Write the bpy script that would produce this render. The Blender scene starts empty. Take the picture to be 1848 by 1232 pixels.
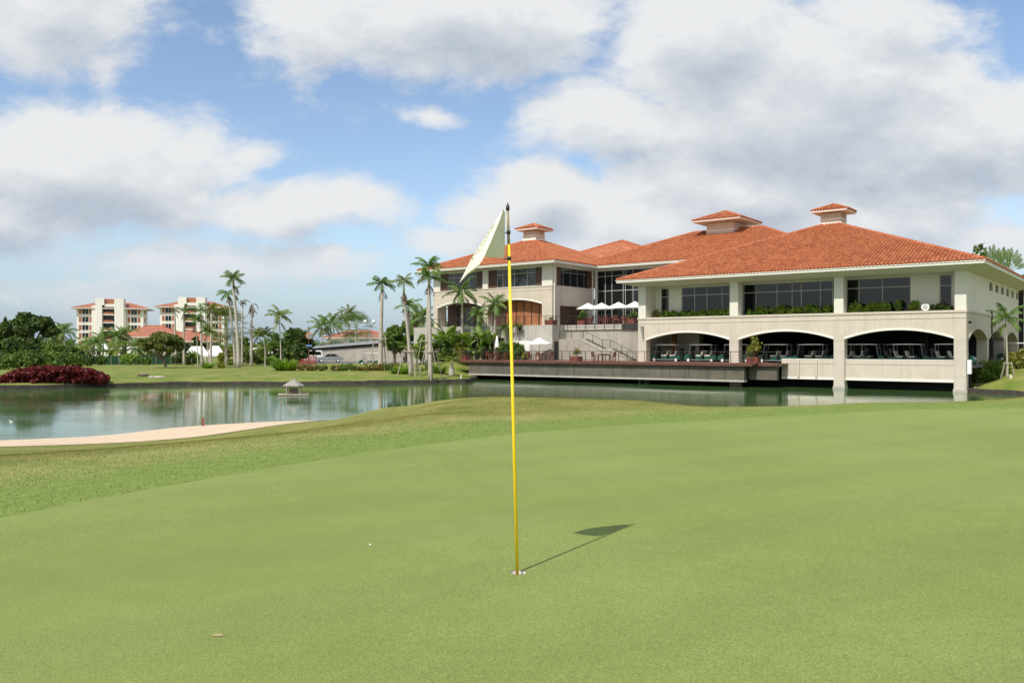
import bpy, math, random
import numpy as np
from mathutils import Vector, Matrix
S = bpy.context.scene
COL = S.collection
R = math.radians
EYE = 1.45
F_PX, HZ, CX = 1500.0, 627.0, 924.0

# ------------------------------------------------------------------ camera
cam = bpy.data.cameras.new("camera")
cam.sensor_width = 36.0
cam.lens = 36.0 * F_PX / 1848.0
cam.shift_y = 11.0 / 1848.0
cam.clip_start = 0.1
cam.clip_end = 20000
camo = bpy.data.objects.new("camera", cam)
COL.objects.link(camo)
camo.location = (0, 0, EYE)
camo.rotation_euler = (R(90), 0, 0)
S.camera = camo

# ------------------------------------------------------------------ colour management
S.view_settings.view_transform = 'Standard'
S.view_settings.look = 'None'
S.view_settings.exposure = 0.28
S.view_settings.gamma = 1.0

# ------------------------------------------------------------------ sun
SUN_EL = R(52.6)
SUN_AZ = math.atan2(-0.571, -0.82)          # direction towards the sun, x=sin y=cos
sdir = Vector((math.sin(SUN_AZ) * math.cos(SUN_EL), math.cos(SUN_AZ) * math.cos(SUN_EL), math.sin(SUN_EL)))
sl = bpy.data.lights.new("sun", 'SUN')
sl.energy = 3.6
sl.angle = R(0.55)
sl.color = (1.0, 0.96, 0.885)
so = bpy.data.objects.new("sun", sl)
COL.objects.link(so)
so.rotation_euler = (-sdir).to_track_quat('-Z', 'Y').to_euler()
so.location = (-20, -30, 60)


# ------------------------------------------------------------------ world: sky and clouds
class NT:
    def __init__(s, tree):
        s.t = tree; s.n = tree.nodes; s.l = tree.links
    def node(s, typ, **kw):
        n = s.n.new(typ)
        for k, v in kw.items(): setattr(n, k, v)
        return n
    def put(s, sock, v):
        if v is None: return
        if hasattr(v, 'is_output'): s.l.new(v, sock)
        else: sock.default_value = v
    def math(s, op, a, b=None, c=None, clamp=False):
        n = s.node('ShaderNodeMath', operation=op, use_clamp=clamp)
        s.put(n.inputs[0], a); s.put(n.inputs[1], b); s.put(n.inputs[2], c)
        return n.outputs[0]
    def vmath(s, op, a, b=None, out=0):
        n = s.node('ShaderNodeVectorMath', operation=op)
        s.put(n.inputs[0], a); s.put(n.inputs[1], b)
        return n.outputs[out]
    def noise(s, vec, scale, detail=4, rough=0.55, dist=0.0, out=0):
        n = s.node('ShaderNodeTexNoise')
        s.put(n.inputs['Vector'], vec); n.inputs['Scale'].default_value = scale
        n.inputs['Detail'].default_value = detail; n.inputs['Roughness'].default_value = rough
        n.inputs['Distortion'].default_value = dist
        return n.outputs[out]
    def sstep(s, v, a, b):
        n = s.node('ShaderNodeMapRange', interpolation_type='SMOOTHSTEP')
        s.put(n.inputs[0], v); n.inputs[1].default_value = a; n.inputs[2].default_value = b
        return n.outputs[0]
    def lin(s, v, a, b, c, d):
        n = s.node('ShaderNodeMapRange')
        s.put(n.inputs[0], v); n.inputs[1].default_value = a; n.inputs[2].default_value = b
        n.inputs[3].default_value = c; n.inputs[4].default_value = d
        return n.outputs[0]
    def mix(s, f, a, b, blend='MIX'):
        n = s.node('ShaderNodeMix', data_type='RGBA', blend_type=blend)
        s.put(n.inputs[0], f); s.put(n.inputs[6], a); s.put(n.inputs[7], b)
        return n.outputs[2]
    def ramp(s, f, stops):
        n = s.node('ShaderNodeValToRGB')
        el = n.color_ramp.elements
        while len(el) < len(stops): el.new(0.5)
        for e, (p, c) in zip(el, stops):
            e.position = p; e.color = (c[0], c[1], c[2], 1)
        s.put(n.inputs[0], f)
        return n.outputs[0]


def c4(c): return (c[0], c[1], c[2], 1.0)

# cloud banks: (x, y, half width, half height, weight) as bearings measured from due +Y, in units of 1/1500 rad-tangent
BANKS = [(100, 10, 260, 190, 1.3), (190, 110, 110, 90, .8), (-60, 40, 200, 150, 1.0),
         (130, 300, 480, 170, 1.45), (20, 390, 360, 130, 1.2), (330, 270, 230, 80, 1.0), (460, 285, 150, 50, .7),
         (570, 372, 270, 75, 1.25), (460, 362, 130, 62, 1.0), (640, 360, 190, 55, .95),
         (330, 470, 520, 85, .85), (130, 530, 420, 65, .75), (560, 470, 300, 60, .7),
         (830, 40, 430, 165, 1.5), (560, 60, 180, 140, 1.05), (720, 10, 340, 110, 1.1),
         (1270, 90, 250, 230, 1.4), (1480, 210, 480, 250, 1.7), (1110, 225, 270, 105, 1.2), (1590, 50, 280, 150, 1.2),
         (1700, 270, 380, 190, 1.5), (1330, 330, 400, 140, 1.5), (1830, 230, 180, 160, 1.1),
         (980, 345, 190, 95, 1.35), (1160, 390, 320, 110, 1.4), (870, 380, 160, 70, 1.0), (830, 430, 160, 55, 1.0),
         (1500, 400, 480, 110, 1.4), (1790, 450, 260, 70, 1.1), (612, 453, 60, 26, .95), (770, 215, 130, 32, .75),
         (1060, 460, 320, 75, 1.1)]


def density_group():
    g = bpy.data.node_groups.new("cloud_density", 'ShaderNodeTree')
    g.interface.new_socket("P", in_out='INPUT', socket_type='NodeSocketVector')
    g.interface.new_socket("D", in_out='OUTPUT', socket_type='NodeSocketFloat')
    k = NT(g)
    gi = k.node('NodeGroupInput'); go = k.node('NodeGroupOutput')
    P = gi.outputs[0]
    warp = k.noise(P, 3.0, 3, .5, out=1)
    off = k.vmath('SCALE', k.vmath('SUBTRACT', warp, (.5, .5, .5)))
    off.node.inputs['Scale'].default_value = .10
    PW = k.vmath('ADD', P, off)
    acc = None
    for (x, y, rx, ry, w) in BANKS:
        c = ((x - CX) / 1500, (HZ - y) / 1500, 0)
        d = k.vmath('MULTIPLY', k.vmath('SUBTRACT', PW, c), (1500 / rx, 1500 / ry, 0))
        ln = k.vmath('LENGTH', d, out=1)
        b = k.math('MULTIPLY', k.math('SUBTRACT', 1.0, ln, clamp=True), w)
        acc = b if acc is None else k.math('SMOOTH_MAX', acc, b, .12)
    Q = k.vmath('MULTIPLY', P, (1.0, 1.7, 1.0))
    f1 = k.noise(Q, 5.0, 9, .60, .3)
    f2 = k.noise(Q, 17.0, 8, .66, .2)
    D = k.math('ADD', acc, k.math('MULTIPLY', k.math('SUBTRACT', f1, .5), 1.35))
    D = k.math('ADD', D, k.math('MULTIPLY', k.math('SUBTRACT', f2, .5), .75))
    k.l.new(D, go.inputs[0])
    return g


world = bpy.data.worlds.new("World")
S.world = world
world.use_nodes = True
wt = NT(world.node_tree)
wt.n.clear()
wout = wt.node('ShaderNodeOutputWorld')
bg = wt.node('ShaderNodeBackground')
bg.inputs['Strength'].default_value = 0.13
sky = wt.node('ShaderNodeTexSky', sky_type='NISHITA', sun_disc=False)
sky.sun_elevation = SUN_EL
sky.sun_rotation = SUN_AZ
sky.altitude = 10
sky.air_density = 1.0; sky.dust_density = 1.2; sky.ozone_density = 1.6
dirv = wt.node('ShaderNodeTexCoord').outputs['Generated']
sep = wt.node('ShaderNodeSeparateXYZ'); wt.l.new(dirv, sep.inputs[0])
yy = wt.math('MAXIMUM', sep.outputs[1], .08)
comb = wt.node('ShaderNodeCombineXYZ')
wt.l.new(wt.math('DIVIDE', sep.outputs[0], yy), comb.inputs[0])
wt.l.new(wt.math('DIVIDE', sep.outputs[2], yy), comb.inputs[1])
P = comb.outputs[0]
dg = density_group()
def dens(v):
    n = wt.node('ShaderNodeGroup'); n.node_tree = dg
    wt.l.new(v, n.inputs[0]); return n.outputs[0]
D0 = dens(P)
D1 = dens(wt.vmath('ADD', P, (-.012, .040, 0)))
# away from the view: scattered fair-weather cloud
gen = wt.math('ADD', wt.noise(wt.vmath('MULTIPLY', dirv, (1, 1, 2.2)), 2.6, 8, .56), .02)
front = wt.sstep(sep.outputs[1], .08, .30)
m0 = wt.node('ShaderNodeMix', data_type='FLOAT')
wt.put(m0.inputs[0], front); wt.put(m0.inputs[2], gen); wt.put(m0.inputs[3], D0)
D0 = m0.outputs[0]
cover = wt.sstep(D0, .17, .68)
under = wt.math('ADD', wt.math('MULTIPLY', wt.sstep(D1, .30, 1.5), .62), wt.math('ADD', wt.math('MULTIPLY', wt.math('SUBTRACT', D1, D0), .6), .08))
fine = wt.noise(wt.vmath('MULTIPLY', P, (1, 1.9, 1)), 7.0, 9, .66, .4)
under = wt.math('ADD', under, wt.math('MULTIPLY', wt.math('SUBTRACT', fine, .5), .8), clamp=True)
ccol = wt.mix(under, (5.2, 5.3, 5.4, 1), (3.1, 3.48, 4.05, 1))
low = wt.sstep(sep.outputs[2], .15, .0)
ccol = wt.mix(wt.math('MULTIPLY', low, .5), ccol, (2.9, 3.32, 3.98, 1))
skyc = wt.mix(wt.math('MULTIPLY', low, .55), wt.mix(1.0, sky.outputs[0], (1.10, 1.10, 1.10, 1), 'MULTIPLY'), (1.75, 2.75, 4.3, 1))
cover = wt.math('MULTIPLY', cover, wt.lin(low, 0, 1, 1.0, .60))
col = wt.mix(cover, skyc, ccol)
wt.l.new(col, bg.inputs['Color'])
wt.l.new(bg.outputs[0], wout.inputs[0])

# ------------------------------------------------------------------ helpers
def at(px, Y):
    return ((px - CX) / F_PX * Y, Y)

def zat(py, Y):
    return EYE + (HZ - py) * Y / F_PX

TH = R(38.05)
UX, UY = math.cos(TH), -math.sin(TH)
VX, VY = math.sin(TH), math.cos(TH)
C0 = ((1744 - CX) / F_PX * 63.0, 63.0)

def W(u, v):
    return (C0[0] + u * UX + v * VX, C0[1] + u * UY + v * VY)

def UVof(x, y):
    dx, dy = x - C0[0], y - C0[1]
    return dx * UX + dy * UY, dx * VX + dy * VY

def tag(o, label=None, cat=None, group=None, kind=None):
    if label: o['label'] = label
    if cat: o['category'] = cat
    if group: o['group'] = group
    if kind: o['kind'] = kind
    return o

def empty(name, loc=(0, 0, 0), rz=0.0, **kw):
    o = bpy.data.objects.new(name, None)
    o.empty_display_size = 0.3
    COL.objects.link(o)
    o.location = loc; o.rotation_euler = (0, 0, rz)
    return tag(o, **kw)

class MB:
    def __init__(s):
        s.v = []; s.f = []; s.uv = {}
    def vert(s, p):
        s.v.append(tuple(p)); return len(s.v) - 1
    def face(s, pts, uv=None):
        i = len(s.v); s.v.extend([tuple(p) for p in pts])
        s.f.append(tuple(range(i, i + len(pts))))
        if uv: s.uv[len(s.f) - 1] = uv
    def box(s, x0, x1, y0, y1, z0, z1):
        if x0 > x1: x0, x1 = x1, x0
        if y0 > y1: y0, y1 = y1, y0
        if z0 > z1: z0, z1 = z1, z0
        i = len(s.v)
        s.v += [(x0, y0, z0), (x1, y0, z0), (x1, y1, z0), (x0, y1, z0), (x0, y0, z1), (x1, y0, z1), (x1, y1, z1), (x0, y1, z1)]
        for q in ((0, 3, 2, 1), (4, 5, 6, 7), (0, 1, 5, 4), (1, 2, 6, 5), (2, 3, 7, 6), (3, 0, 4, 7)):
            s.f.append(tuple(i + k for k in q))
        return s
    def tube(s, path, radii, n=6, cap=True):
        path = [Vector(p) for p in path]
        rings = []
        for k, p in enumerate(path):
            a = path[max(k - 1, 0)]; b = path[min(k + 1, len(path) - 1)]
            d = (b - a)
            d = d.normalized() if d.length > 1e-9 else Vector((0, 0, 1))
            ref = Vector((1, 0, 0)) if abs(d.x) < .9 else Vector((0, 1, 0))
            e1 = d.cross(ref).normalized(); e2 = d.cross(e1)
            r = radii[k] if isinstance(radii, (list, tuple)) else radii
            i = len(s.v)
            for j in range(n):
                t = 2 * math.pi * j / n
                s.v.append(tuple(p + e1 * (r * math.cos(t)) + e2 * (r * math.sin(t))))
            rings.append(i)
        for a, b in zip(rings, rings[1:]):
            for j in range(n):
                s.f.append((a + j, b + j, b + (j + 1) % n, a + (j + 1) % n))
        if cap:
            s.f.append(tuple(rings[0] + j for j in range(n)))
            s.f.append(tuple(rings[-1] + j for j in reversed(range(n))))
        return s
    def lathe(s, prof, n=16, c=(0, 0, 0), cap=True):
        rings = []
        for (r, z) in prof:
            i = len(s.v)
            for j in range(n):
                t = 2 * math.pi * j / n
                s.v.append((c[0] + r * math.cos(t), c[1] + r * math.sin(t), c[2] + z))
            rings.append(i)
        for a, b in zip(rings, rings[1:]):
            for j in range(n):
                s.f.append((a + j, a + (j + 1) % n, b + (j + 1) % n, b + j))
        if cap:
            s.f.append(tuple(rings[0] + j for j in reversed(range(n))))
            s.f.append(tuple(rings[-1] + j for j in range(n)))
        return s
    def extr(s, poly, x0, x1, axis='x'):
        """poly of (a,b); extruded along axis from x0 to x1. axis x: (x,a,b); y: (a,y,b)"""
        i = len(s.v); n = len(poly)
        for t in (x0, x1):
            for (a, b) in poly:
                s.v.append((t, a, b) if axis == 'x' else ((a, t, b) if axis == 'y' else (a, b, t)))
        s.f.append(tuple(i + k for k in range(n)))
        s.f.append(tuple(i + n + k for k in reversed(range(n))))
        for k in range(n):
            k2 = (k + 1) % n
            s.f.append((i + k, i + n + k, i + n + k2, i + k2))
        return s
    def arr(s, V, Fq):
        i = len(s.v)
        s.v.extend(map(tuple, V.tolist()))
        s.f.extend([tuple(x + i for x in q) for q in Fq.tolist()])
        return s
    def build(s, name, m=None, parent=None, smooth=False, fix=True, **kw):
        me = bpy.data.meshes.new(name)
        me.from_pydata(s.v, [], s.f)
        if s.uv:
            ul = me.uv_layers.new(name="UVMap")
            for p in me.polygons:
                u = s.uv.get(p.index)
                if u:
                    for li, c in zip(p.loop_indices, u): ul.data[li].uv = c
        if fix and not s.uv and len(s.f) < 60000:
            import bmesh
            bm = bmesh.new(); bm.from_mesh(me)
            bmesh.ops.recalc_face_normals(bm, faces=bm.faces)
            bm.to_mesh(me); bm.free()
        if m: me.materials.append(m)
        if smooth: me.shade_smooth()
        o = bpy.data.objects.new(name, me)
        COL.objects.link(o)
        if parent: o.parent = parent
        return tag(o, **kw)

def children(o): return [c for c in bpy.data.objects if c.parent == o]

def copy_tree(o, parent=None):
    c = o.copy(); COL.objects.link(c)
    if parent: c.parent = parent
    for ch in children(o):
        if ch is not c: copy_tree(ch, c)
    return c

# ------------------------------------------------------------------ materials
def newmat(name):
    m = bpy.data.materials.new(name); m.use_nodes = True
    k = NT(m.node_tree); k.n.clear()
    out = k.node('ShaderNodeOutputMaterial'); b = k.node('ShaderNodeBsdfPrincipled')
    k.l.new(b.outputs[0], out.inputs[0])
    return m, k, b, out

def plain(name, col, rough=.6, var=.12, scale=1.5, metal=0, spec=.5, bump=0, bscale=20, streak=0):
    m, k, b, out = newmat(name)
    oc = k.node('ShaderNodeTexCoord').outputs['Object']
    n = k.noise(oc, scale, 5, .6)
    f = k.lin(n, .25, .75, 1 - var, 1 + var)
    c = k.mix(1.0, c4(col), f, 'MULTIPLY')
    if streak:
        st = k.noise(k.vmath('MULTIPLY', oc, (3.2, 3.2, .12)), 1.3, 4, .6)
        c = k.mix(k.math('MULTIPLY', k.sstep(st, .50, .74), streak), c, c4([x * .38 for x in col]))
    k.put(b.inputs['Base Color'], c)
    b.inputs['Roughness'].default_value = rough; b.inputs['Metallic'].default_value = metal
    b.inputs['Specular IOR Level'].default_value = spec
    if bump:
        bn = k.node('ShaderNodeBump'); bn.inputs['Strength'].default_value = bump; bn.inputs['Distance'].default_value = .02
        k.l.new(k.noise(oc, bscale, 4, .6), bn.inputs['Height']); k.l.new(bn.outputs[0], b.inputs['Normal'])
    return m

def leafmat(name, c1, c2, scale=.9, trans=.28, c3=None):
    m, k, b, out = newmat(name)
    oc = k.node('ShaderNodeTexCoord').outputs['Object']
    n = k.noise(oc, scale, 3, .6)
    n2 = k.noise(oc, scale * 9, 2, .6)
    f = k.math('ADD', k.math('MULTIPLY', n, .65), k.math('MULTIPLY', n2, .35))
    stops = [(.36, c1), (.62, c2)]
    if c3: stops.append((.74, c3))
    c = k.ramp(f, stops)
    k.put(b.inputs['Base Color'], c)
    b.inputs['Roughness'].default_value = .55
    b.inputs['Specular IOR Level'].default_value = .3
    t = k.node('ShaderNodeBsdfTranslucent')
    k.put(t.inputs[0], k.mix(1.0, c, (1.5, 1.6, .7, 1), 'MULTIPLY'))
    ms = k.node('ShaderNodeMixShader'); ms.inputs[0].default_value = trans
    k.l.new(b.outputs[0], ms.inputs[1]); k.l.new(t.outputs[0], ms.inputs[2])
    k.l.new(ms.outputs[0], out.inputs[0])
    return m

def tile_mat(name, w=.30, h=.36, stops=None, flat=False):
    m, k, b, out = newmat(name)
    uv = k.node('ShaderNodeUVMap').outputs[0]
    sp = k.node('ShaderNodeSeparateXYZ'); k.l.new(uv, sp.inputs[0])
    s = k.math('DIVIDE', sp.outputs[0], w); t = k.math('DIVIDE', sp.outputs[1], h)
    cs = k.math('FLOOR', s); ct = k.math('FLOOR', t)
    fs = k.math('FRACT', s); ft = k.math('FRACT', t)
    cv = k.node('ShaderNodeCombineXYZ'); k.l.new(cs, cv.inputs[0]); k.l.new(ct, cv.inputs[1])
    wn = k.node('ShaderNodeTexWhiteNoise', noise_dimensions='3D'); k.l.new(cv.outputs[0], wn.inputs[0])
    big = k.noise(uv, .35, 4, .6)
    f = k.math('ADD', k.math('MULTIPLY', wn.outputs[0], .62), k.math('MULTIPLY', big, .50))
    c = k.ramp(f, stops or [(.05, (.24, .070, .034)), (.30, (.36, .105, .043)), (.55, (.44, .140, .053)), (.8, (.51, .180, .068)), (1.0, (.54, .22, .095))])
    k.put(b.inputs['Base Color'], c)
    b.inputs['Roughness'].default_value = .7
    if flat: return m
    barrel = k.math('ABSOLUTE', k.math('SINE', k.math('MULTIPLY', s, math.pi)))
    hgt = k.math('ADD', k.math('MULTIPLY', barrel, .8), k.math('MULTIPLY', k.math('SUBTRACT', 1.0, ft), .6))
    bn = k.node('ShaderNodeBump'); bn.inputs['Strength'].default_value = .9; bn.inputs['Distance'].default_value = .09
    k.l.new(hgt, bn.inputs['Height']); k.l.new(bn.outputs[0], b.inputs['Normal'])
    return m

def joint_wall(name, col, step=2.1, hstep=None, var=.09, axis=0):
    """smooth rendered wall with faint panel joints and a little weathering"""
    m, k, b, out = newmat(name)
    oc = k.node('ShaderNodeTexCoord').outputs['Object']
    sp = k.node('ShaderNodeSeparateXYZ'); k.l.new(oc, sp.inputs[0])
    n = k.noise(oc, .8, 5, .6); g = k.noise(oc, 30, 2, .5)
    f = k.math('ADD', k.lin(n, .25, .75, 1 - var, 1 + var), k.math('MULTIPLY', k.math('SUBTRACT', g, .5), .10))
    c = k.mix(1.0, c4(col), f, 'MULTIPLY')
    st = k.noise(k.vmath('MULTIPLY', oc, (2.2, 2.2, .15)), 1.4, 4, .6)
    c = k.mix(k.math('MULTIPLY', k.sstep(st, .50, .76), .34), c, c4([x * .55 for x in col]))
    j = k.math('LESS_THAN', k.math('FRACT', k.math('DIVIDE', k.math('ADD', sp.outputs[axis], 100.4), step)), .03 / step * 1.6)
    c = k.mix(k.math('MULTIPLY', j, .30), c, c4([min(1, x * 1.35) for x in col]))
    if hstep:
        j2 = k.math('LESS_THAN', k.math('FRACT', k.math('DIVIDE', k.math('ADD', sp.outputs[2], 50.2), hstep)), .05 / hstep)
        c = k.mix(k.math('MULTIPLY', j2, .35), c, c4([x * .6 for x in col]))
    k.put(b.inputs['Base Color'], c)
    b.inputs['Roughness'].default_value = .85
    return m

M = {}
M['wall'] = joint_wall('wall_beige', (.58, .51, .42))
M['wall2'] = joint_wall('wall_beige_left', (.555, .485, .39), 2.4)
M['wall_side'] = joint_wall('wall_side', (.56, .50, .42), 2.1, None, .06, 1)
M['stonecol'] = joint_wall('pillar_beige', (.56, .50, .425), 40, 1.9)
M['plaster'] = plain('white_plaster', (.72, .685, .60), .8, .05, .8)
M['cream'] = plain('cream_plaster', (.70, .665, .58), .8, .06, .8)
M['trim'] = plain('white_trim', (.78, .75, .68), .6, .04, 1.0)
M['soffit'] = plain('soffit_boards', (.62, .58, .50), .8, .08, .6)
M['tile'] = tile_mat('clay_tiles')
M['tile_piece'] = tile_mat('clay_tile_pieces', flat=True)
M['tile_far'] = tile_mat('clay_tiles_far', .5, .6, [(.1, (.30, .105, .06)), (.5, (.36, .13, .075)), (.9, (.40, .17, .10))])
M['tilecap'] = plain('clay_caps', (.46, .140, .058), .7, .35, 3.0)
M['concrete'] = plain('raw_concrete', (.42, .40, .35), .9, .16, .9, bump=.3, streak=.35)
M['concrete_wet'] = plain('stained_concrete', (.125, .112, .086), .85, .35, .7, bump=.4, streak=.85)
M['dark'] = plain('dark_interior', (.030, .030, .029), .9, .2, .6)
M['floor'] = plain('parking_floor', (.14, .14, .13), .8, .2, .5)
M['rust'] = plain('deck_edge_brown', (.12, .046, .034), .7, .2, 1.5)
M['deckfloor'] = plain('deck_boards', (.24, .14, .09), .8, .2, 1.5)
M['wood'] = plain('red_brown_wood', (.17, .046, .030), .55, .3, 5)
M['doorwood'] = plain('orange_wood', (.36, .135, .055), .6, .35, 1.6)
M['shutter'] = plain('shutter_brown', (.085, .042, .030), .6, .2, 3)
M['metal'] = plain('rail_dark_metal', (.055, .052, .05), .5, .2, 4, metal=.4)
M['galv'] = plain('galvanised', (.36, .37, .38), .45, .15, 2, metal=.4)
M['white'] = plain('white_paint', (.80, .79, .76), .5, .04, 2)
M['canvas'] = plain('white_canvas', (.82, .81, .78), .8, .04, 2)
M['frame'] = plain('window_frame_grey', (.20, .20, .19), .5, .1, 3)
M['frame_l'] = plain('window_frame_light', (.42, .41, .38), .5, .1, 3)
M['black'] = plain('black_plastic', (.015, .015, .016), .5, .1, 3)
M['tyre'] = plain('tyre_rubber', (.02, .02, .02), .8, .1, 3)
M['cartgreen'] = plain('cart_green', (.008, .075, .046), .3, .08, 3)
M['seat'] = plain('cream_vinyl', (.66, .62, .53), .5, .05, 3)
M['yellow'] = plain('yellow_paint', (.90, .62, .015), .42, .06, 9)
M['polegrey'] = plain('bare_pole', (.30, .245, .12), .45, .12, 14)
M['pond'] = None
M['sand'] = plain('sand', (.59, .455, .315), .95, .12, 2.5, bump=.9, bscale=14)
M['rock'] = plain('pale_rock', (.42, .38, .31), .95, .25, 3, bump=.6)
M['trunk'] = plain('palm_trunk', (.43, .385, .325), .9, .22, 2.2, bump=.5)
M['bark'] = plain('bark', (.16, .125, .095), .95, .3, 3, bump=.6)
M['stake'] = plain('weathered_stake', (.36, .31, .25), .9, .2, 4)
M['hotel'] = plain('hotel_cream', (.80, .765, .71), .8, .04, .2)
M['hotelbrown'] = plain('hotel_shutter', (.36, .135, .07), .7, .12, .6)
M['red'] = plain('red_paint', (.30, .035, .030), .6, .15, 3)
M['silver'] = plain('silver_car_paint', (.40, .42, .43), .28, .04, 2, metal=.5)
M['carwhite'] = plain('white_car_paint', (.78, .78, .77), .25, .03, 2)
M['blue'] = plain('blue_sign', (.12, .22, .42), .5, .06, 3)
M['orange'] = plain('orange_mirror_back', (.72, .20, .04), .5, .05, 3)
M['greennet'] = plain('green_net', (.012, .058, .030), .9, .3, 3)
M['lampglass'] = plain('white_globe', (.82, .82, .80), .3, .02, 2)
M['bank'] = plain('bank_wall_blocks', (.060, .048, .038), .9, .6, 2.5, bump=.8, bscale=6, streak=.6)
M['pave'] = plain('asphalt', (.12, .12, .115), .9, .12, 2)
M['ramp'] = plain('ramp_concrete', (.36, .33, .28), .9, .18, .7, streak=.5)
M['black_clip'] = M['black']

def glassmat(name, base=(.012, .015, .017), rough=.03):
    m, k, b, out = newmat(name)
    k.put(b.inputs['Base Color'], c4(base))
    b.inputs['Roughness'].default_value = rough
    b.inputs['Specular IOR Level'].default_value = .5
    oc = k.node('ShaderNodeTexCoord').outputs['Object']
    bn = k.node('ShaderNodeBump'); bn.inputs['Strength'].default_value = .07; bn.inputs['Distance'].default_value = .03
    k.l.new(k.noise(oc, .7, 2, .5), bn.inputs['Height']); k.l.new(bn.outputs[0], b.inputs['Normal'])
    return m
M['glass'] = glassmat('window_glass', (.008, .010, .011))
M['glass_l'] = glassmat('window_glass_pale', (.05, .06, .065))

L = {}
L['dark'] = leafmat('leaf_dark', (.020, .040, .009), (.090, .140, .024))
L['mid'] = leafmat('leaf_mid', (.045, .09, .016), (.16, .245, .045))
L['bright'] = leafmat('leaf_bright', (.09, .17, .020), (.26, .38, .055))
L['yellow'] = leafmat('leaf_yellowish', (.11, .13, .018), (.30, .28, .05), 2.0)
L['olive'] = leafmat('leaf_olive', (.060, .085, .018), (.17, .20, .045), 1.2, c3=(.28, .22, .07))
L['palm'] = leafmat('palm_leaf', (.06, .12, .030), (.19, .27, .075), 1.2, c3=(.30, .27, .09))
L['palmy'] = leafmat('palm_leaf_yellow', (.08, .12, .02), (.21, .25, .045), 1.2, c3=(.36, .24, .05))
L['dead'] = leafmat('palm_leaf_dry', (.09, .055, .04), (.23, .15, .09), 1.4)
L['red'] = leafmat('leaf_dark_red', (.055, .006, .007), (.19, .022, .022), 2.2, .2, c3=(.34, .055, .04))
L['flower'] = leafmat('leaf_flowerbed', (.11, .12, .03), (.27, .20, .06), 1.6, c3=(.52, .17, .05))
L['banana'] = leafmat('leaf_banana', (.09, .17, .03), (.26, .36, .09), 1.6)
L['crownshaft'] = plain('crownshaft', (.26, .29, .15), .5, .15, 3)

# ------------------------------------------------------------------ terrain
CTRL = []
for x in (-14, -9, -4, 0, 4, 8, 13, 20):
    for y in (-14, -6, -1, 3): CTRL.append((x, y, 0.0))
CTRL += [(-4, 6, 0), (0, 6, 0), (5, 6, 0), (12, 6, 0), (20, 8, .05), (-2, 9, 0), (3, 10, 0), (8, 11, 0), (14, 12, 0), (0, 13, 0), (4, 15, 0), (8, 16.5, 0), (12, 17, 0),
         (20, 18, .08), (-6.1, 9.9, 0), (-4.4, 12, 0), (-2.7, 14.4, 0), (-.2, 17.1, 0), (3.5, 18.9, 0), (5.4, 20.3, 0), (8.5, 21, 0), (11.5, 21.7, .0), (14.9, 24, .02), (20, 26, .2),
         (-9.2, 15, -.5), (-12.3, 20, -1.0), (-16.4, 26.7, -1.74), (-18.7, 30.4, -1.95), (-20, 33, -2.2),
         (-4.5, 11.6, 0), (-7, 18, -.66), (-9.3, 24, -1.25), (-11.5, 29.6, -1.77), (-13.9, 35.7, -1.95), (-15, 38.5, -2.2),
         (-4.5, 20, -.52), (-6, 27, -1.03), (-7.35, 33, -1.45), (-8.3, 37, -1.84), (-8.9, 39.5, -2.2),
         (-3, 20, -.28), (-3.7, 25, -.5), (-4.2, 28, -.57), (-4.9, 33, -1.5), (-5.6, 38, -2.3),
         (-1.6, 18, 0), (-2, 22, -.13), (-2.27, 25.5, -.18), (-2.7, 30, -1.2), (-3.2, 36, -2.4),
         (-.7, 20, -.06), (-.86, 24, .02), (-1, 28, -.7), (-1.2, 34, -2.3),
         (1.4, 19, 0), (1.7, 24, -.06), (2, 28, -1.0), (2.4, 34, -2.4), (3.7, 20, -.02), (4.2, 23, -.13), (5, 27, -1.0), (6, 32, -2.4),
         (6.3, 24, -1.0), (8, 30, -2.4), (13.7, 26, -.9), (16, 31, -2.4), (17.5, 28.5, -.9), (21, 34, -2.4), (30, 30, -.6), (34, 38, -2.4), (45, 30, .0), (48, 40, -2.4),
         (-20, 10, -.45), (-30, 12, -.9), (-30, 24, -1.7), (-33, 33, -2.4), (-45, 22, -1.6), (-50, 33, -2.4), (40, 10, .2), (50, 18, .2), (-40, 0, -.3), (40, -5, .1),
         (-40, -14, 0), (40, -14, 0), (-55, 8, -.8), (60, 0, .1)]
for x in range(-60, 61, 12): CTRL.append((x, 46, -2.8))
CT = np.array(CTRL, float)

def _tps_k(r2):
    return np.where(r2 > 1e-9, .5 * r2 * np.log(np.maximum(r2, 1e-9)), 0)

def _tps_fit(c, lam):
    n = len(c)
    d = ((c[:, None, :2] - c[None, :, :2]) ** 2).sum(-1)
    A = np.zeros((n + 3, n + 3)); A[:n, :n] = _tps_k(d) + lam * np.eye(n)
    A[:n, n] = 1; A[:n, n + 1:n + 3] = c[:, :2]; A[n, :n] = 1; A[n + 1:, :n] = c[:, :2].T
    b = np.zeros(n + 3); b[:n] = c[:, 2]
    return np.linalg.solve(A, b)
TPSW = _tps_fit(CT, .03)

def near_z(x, y):
    x = np.asarray(x, float).ravel(); y = np.asarray(y, float).ravel()
    out = np.zeros(len(x))
    for i in range(0, len(x), 20000):
        xs, ys = x[i:i + 20000], y[i:i + 20000]
        d = (xs[:, None] - CT[:, 0]) ** 2 + (ys[:, None] - CT[:, 1]) ** 2
        out[i:i + 20000] = _tps_k(d) @ TPSW[:len(CT)] + TPSW[-3] + TPSW[-2] * xs + TPSW[-1] * ys
    return out

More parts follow.
